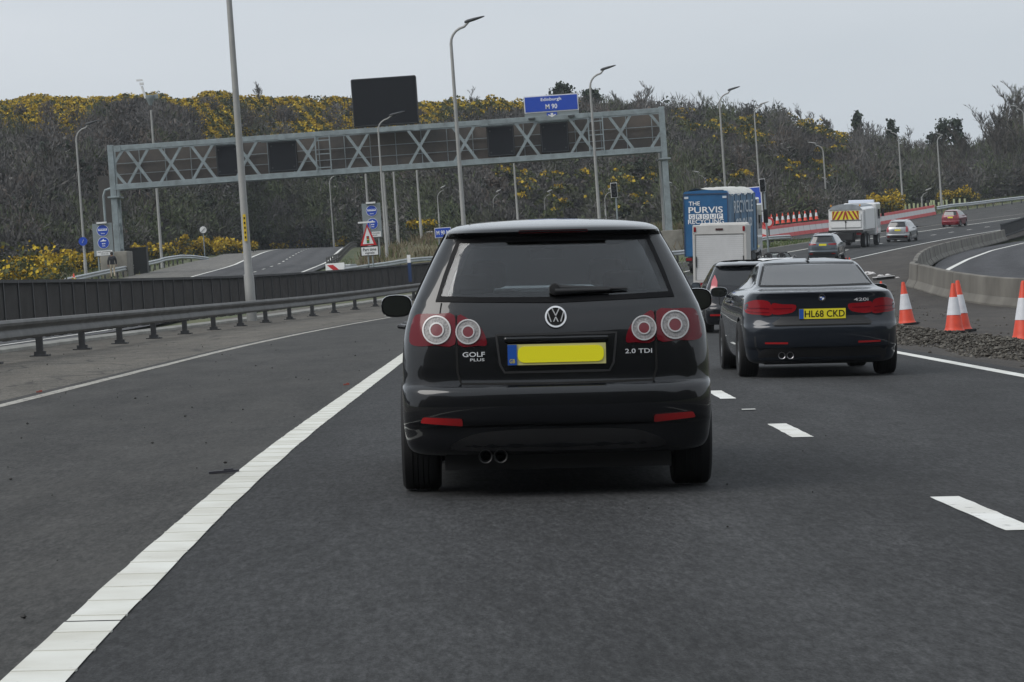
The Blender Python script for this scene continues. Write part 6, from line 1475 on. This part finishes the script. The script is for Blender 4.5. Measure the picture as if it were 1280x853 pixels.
# ------------------------------------------------------------------ debris by the coupe
a=ground_at(1087,350.5); b=ground_at(1123,349); ctr=(a+b)/2; b=Vector((b.x,ctr.y+.1,Zg(b.x,ctr.y)))
r=empty('fallen_board',ctr,label='pale board lying on the dark reserve just beyond the dark coupe',cat='board'); a=Vector((a.x,ctr.y-.1,Zg(a.x,ctr.y)))
v=MB(); v.bar(a-ctr+Vector((0,0,.13)),b-ctr+Vector((0,0,.13)),.5,.03); v.build('board',M_white,r); v=MB(); v.bar(a-ctr+Vector((0,0,.06)),b-ctr+Vector((0,0,.06)),.42,.10); v.build('underside',T_plast,r)
for (fx,dz_,s,l) in ((-.25,0,.42,'crumpled white sheet on the reserve behind the fallen board'),(1.25,0,.1,'small white scrap at the foot of the concrete wall'),(.35,.15,.16,'white lump lying on top of the fallen board'),(.75,.15,.16,'pinkish scrap on the right end of the fallen board')):
    c=a.lerp(b,fx) if fx!=-.25 else ground_at(1086,344); z=Zg(c.x,c.y)+dz_
    v=MB(); rr=random.Random(int(fx*100)); n=12; vs=[]
    for j,(k,hh) in enumerate(((1,.02),(.75,.22),(.35,.3))):
        for i in range(n): vs.append((math.cos(i/n*6.28)*s*k*rr.uniform(.6,1.2),math.sin(i/n*6.28)*s*k*rr.uniform(.6,1.2),s*hh*rr.uniform(.4,1.5)))
    v.add(vs,[(j*n+i,j*n+(i+1)%n,(j+1)*n+(i+1)%n,(j+1)*n+i) for j in range(2) for i in range(n)]+[tuple(range(2*n,3*n))]); o=v.build('litter',mat('litter_white',(.55,.53,.52),.7) ,loc=(c.x,c.y,z+.02)); tag(o,l,'litter')
for px,py,s,l in ((433,482,.035,'tiny red and white scrap beside the wide white line'),(280,592,.06,'thin dark strip of rubber on the hard shoulder by the wide white line'),(49,491,.035,'small red scrap on the worn outer line at left')):
    q=ground_at(px,py); v=MB(); v.box((0,0,.012),(s*3.2 if s>.05 else s*2,s*.6,.015)); v.box((s*.5,s*.1,.022),(s,s*.4,.012)); o=v.build('litter',mat('scrap_%d'%px,(.3,.08,.06) if s<.05 else (.04,.04,.05),.6),loc=q); o.rotation_euler=(0,0,.2); tag(o,l,'litter')
for px,py,s in ((210,606,.035),(380,498,.03),(330,497,.03),(160,400+18,.05),(118,470,.04)):
    pass
# ------------------------------------------------------------------ walker
q=on(142,353,197.5); sc=1.76
r=empty('person',(q.x,q.y,q.z+.18),(0,0,R(8)),label='person in dark jacket and pale trousers walking away beside the bright barrier',cat='person')
J=dict(pel=(0,0,.95),wst=(0,0,1.08),chs=(0,-.02,1.32),nck=(0,0,1.50),hd0=(0,.02,1.58),hd1=(0,.04,1.70),hl=(-.10,0,.90),hr=(.10,0,.90),kl=(-.11,.10,.50),kr=(.10,-.02,.50),al=(-.11,.02,.09),ar=(.11,-.22,.14),fl=(-.12,.16,.04),fr=(.12,-.06,.04),sl=(-.19,0,1.42),sr=(.19,0,1.42),el=(-.27,-.05,1.16),er=(.27,.03,1.16),wl=(-.28,.05,.92),wr=(.27,.16,.95),gl=(-.28,.09,.83),gr=(.265,.21,.87))
RD=dict(pel=.15,wst=.14,chs=.165,nck=.06,hd0=.085,hd1=.095,hl=.10,hr=.10,kl=.065,kr=.065,al=.045,ar=.045,fl=.04,fr=.04,sl=.08,sr=.08,el=.052,er=.052,wl=.036,wr=.036,gl=.04,gr=.04)
Ed=[('pel','wst'),('wst','chs'),('chs','nck'),('nck','hd0'),('hd0','hd1'),('pel','hl'),('pel','hr'),('hl','kl'),('hr','kr'),('kl','al'),('kr','ar'),('al','fl'),('ar','fr'),('chs','sl'),('chs','sr'),('sl','el'),('sr','er'),('el','wl'),('er','wr'),('wl','gl'),('wr','gr')]
def skin(J,RD,Ed,root,name,mats,fn=None):
    ks=list(J); me=bpy.data.meshes.new(name); me.from_pydata([J[k] for k in ks],[(ks.index(a),ks.index(b)) for a,b in Ed],[]); o=bpy.data.objects.new(name,me); C.objects.link(o)
    m=o.modifiers.new('s','SKIN'); 
    if not me.skin_vertices: 
        me.attributes.new if False else None
    sv=me.skin_vertices[0].data if me.skin_vertices else None
    if sv:
        for i,k in enumerate(ks): sv[i].radius=(RD[k],RD[k]*(.75 if k in('pel','wst','chs') else 1)); sv[i].use_root=(i==0)
    u=o.modifiers.new('u','SUBSURF'); u.levels=2; u.render_levels=2
    bpy.context.view_layer.update(); dg=bpy.context.evaluated_depsgraph_get(); m2=bpy.data.meshes.new_from_object(o.evaluated_get(dg)); bpy.data.objects.remove(o); 
    for mm in mats: m2.materials.append(mm)
    for p_ in m2.polygons:
        p_.use_smooth=True
        if fn: p_.material_index=fn(p_.center)
    o=bpy.data.objects.new(name,m2); C.objects.link(o); o.parent=root; return o
bm=bmesh.new()
try:
    def skmesh(J,RD,Ed,name):
        me=bpy.data.meshes.new(name); bm=bmesh.new(); ly=bm.verts.layers.skin.verify(); ks=list(J); vs={}
        for k in ks:
            v_=bm.verts.new(J[k]); v_[ly].radius=(RD[k],RD[k]*(.75 if k in('pel','wst','chs') else 1)); v_[ly].use_root=(k==ks[0]); vs[k]=v_
        for a,b in Ed: bm.edges.new((vs[a],vs[b]))
        bm.to_mesh(me); bm.free(); o=bpy.data.objects.new(name,me); C.objects.link(o); o.modifiers.new('s','SKIN'); u=o.modifiers.new('u','SUBSURF'); u.levels=2; u.render_levels=2
        bpy.context.view_layer.update(); dg=bpy.context.evaluated_depsgraph_get(); m2=bpy.data.meshes.new_from_object(o.evaluated_get(dg)); bpy.data.objects.remove(o); return m2
    m2=skmesh(J,RD,Ed,'body')
    MS=[mat('skin_tone',(.42,.25,.18),.6),mat('jacket_dark',(.012,.013,.018),.8),mat('trousers_beige',(.36,.31,.23),.8),mat('hair_dark',(.02,.014,.01),.7),mat('shoes_dark',(.02,.018,.016),.6)]
    for mm in MS: m2.materials.append(mm)
    for p_ in m2.polygons:
        c=p_.center; p_.use_smooth=True
        p_.material_index=4 if c.z<.1 else (2 if c.z<.93 and abs(c.x)<.22 else (0 if c.z<.93 else (1 if c.z<1.5 else (0 if c.y>.09 or c.z<1.58 else 3))))
    o=bpy.data.objects.new('body',m2); C.objects.link(o); o.parent=r
    # jacket shell: torso and sleeves slightly larger
    Jk={k:J[k] for k in ('wst','chs','nck','sl','sr','el','er','wl','wr','pel')}; Jk={'wst':J['wst'],**Jk}; Jk['nck']=(0,0,1.46); Jk['pel']=(0,0,.92)
    Rk={k:RD[k]+.022 for k in Jk}; Rk['nck']=.075
    m3=skmesh(Jk,Rk,[('wst','chs'),('wst','pel'),('chs','nck'),('chs','sl'),('chs','sr'),('sl','el'),('sr','er'),('el','wl'),('er','wr')],'jacket'); m3.materials.append(MS[1])
    for p_ in m3.polygons: p_.use_smooth=True
    o=bpy.data.objects.new('jacket',m3); C.objects.link(o); o.parent=r
    v=MB(); rs=random.Random(5)
    n=12; pts=[]
    for i in range(7):
        th=math.pi*i/9
        for k in range(n): a=6.283*k/n; pts.append((math.sin(th)*math.cos(a)*.108,.02+math.sin(th)*math.sin(a)*.115,1.69+math.cos(th)*.125))
    v.add(pts,[(i*n+k,i*n+(k+1)%n,(i+1)*n+(k+1)%n,(i+1)*n+k) for i in range(6) for k in range(n)]); v.build('hair',MS[3],r,smooth=80)
    # hands with five fingers
    for s,k in ((-1,'gl'),(1,'gr')):
        v=MB(); c=Vector(J[k])
        for j in range(4): v.tube([c+Vector((0,(j-1.5)*.02,-.02)),c+Vector((-s*.01,(j-1.5)*.021+.01,-.07)),c+Vector((-s*.03,(j-1.5)*.02+.015,-.10+abs(j-1.5)*.008))],[.010,.009,.006],6)
        v.tube([c+Vector((0,.03,.02)),c+Vector((-s*.015,.055,-.02)),c+Vector((-s*.02,.06,-.045))],[.012,.010,.007],6); v.build('fingers',MS[0],r,smooth=80)
except Exception as e: print('PERSON FAIL',e)
# roadside cabinet right of the plinth
q=on(167,335,216); r=empty('roadside_cabinet',q,label='dark green roadside cabinet right of the left gantry plinth',cat='cabinet'); v=MB(); v.box((0,0,.9),(2.2,1.0,1.9)); v.build('cabinet',mat('cabinet_dark',(.012,.014,.014),.5),r,bevel=.03); v=MB(); v.box((0,0,1.9),(2.3,1.1,.08)); v.build('roof',M_dk,r); v=MB(); v.box((0,-.52,.9),(.03,.02,1.6)); v.build('door_gap',M_greyb,r)
# delineator post at parapet
q=pf[0]; a=P(512.5,345,128); v=MB(); v.box((0,0,.5),(.16,.05,.9)); 
r=empty('marker_post',(a.x,a.y,Zg(a.x,a.y)+.75),label='white and blue marker post on the parapet left of the black hatchback',cat='marker post'); v=MB(); v.box((0,0,.95),(.15,.04,.35)); v.build('reflector',M_wht,r); v=MB(); v.box((0,0,.35),(.15,.04,.84)); v.build('post',mat('post_blue',(.015,.04,.12),.5),r)
# ------------------------------------------------------------------ haze
hz_=MB(); hz_.box((0,250,24),(1300,640,62)); o=hz_.build('haze',mat('haze_air',(1,1,1))); m=o.data.materials[0]; nt=m.node_tree; nt.nodes.clear(); oo=nt.nodes.new('ShaderNodeOutputMaterial'); vv=nt.nodes.new('ShaderNodeVolumePrincipled'); vv.inputs['Color'].default_value=(.88,.94,1,1); vv.inputs['Density'].default_value=.00016; nt.links.new(vv.outputs[0],oo.inputs['Volume']); o['kind']='stuff'; o['label']='thin pale haze over the distant hillside'
bpy.context.view_layer.update()
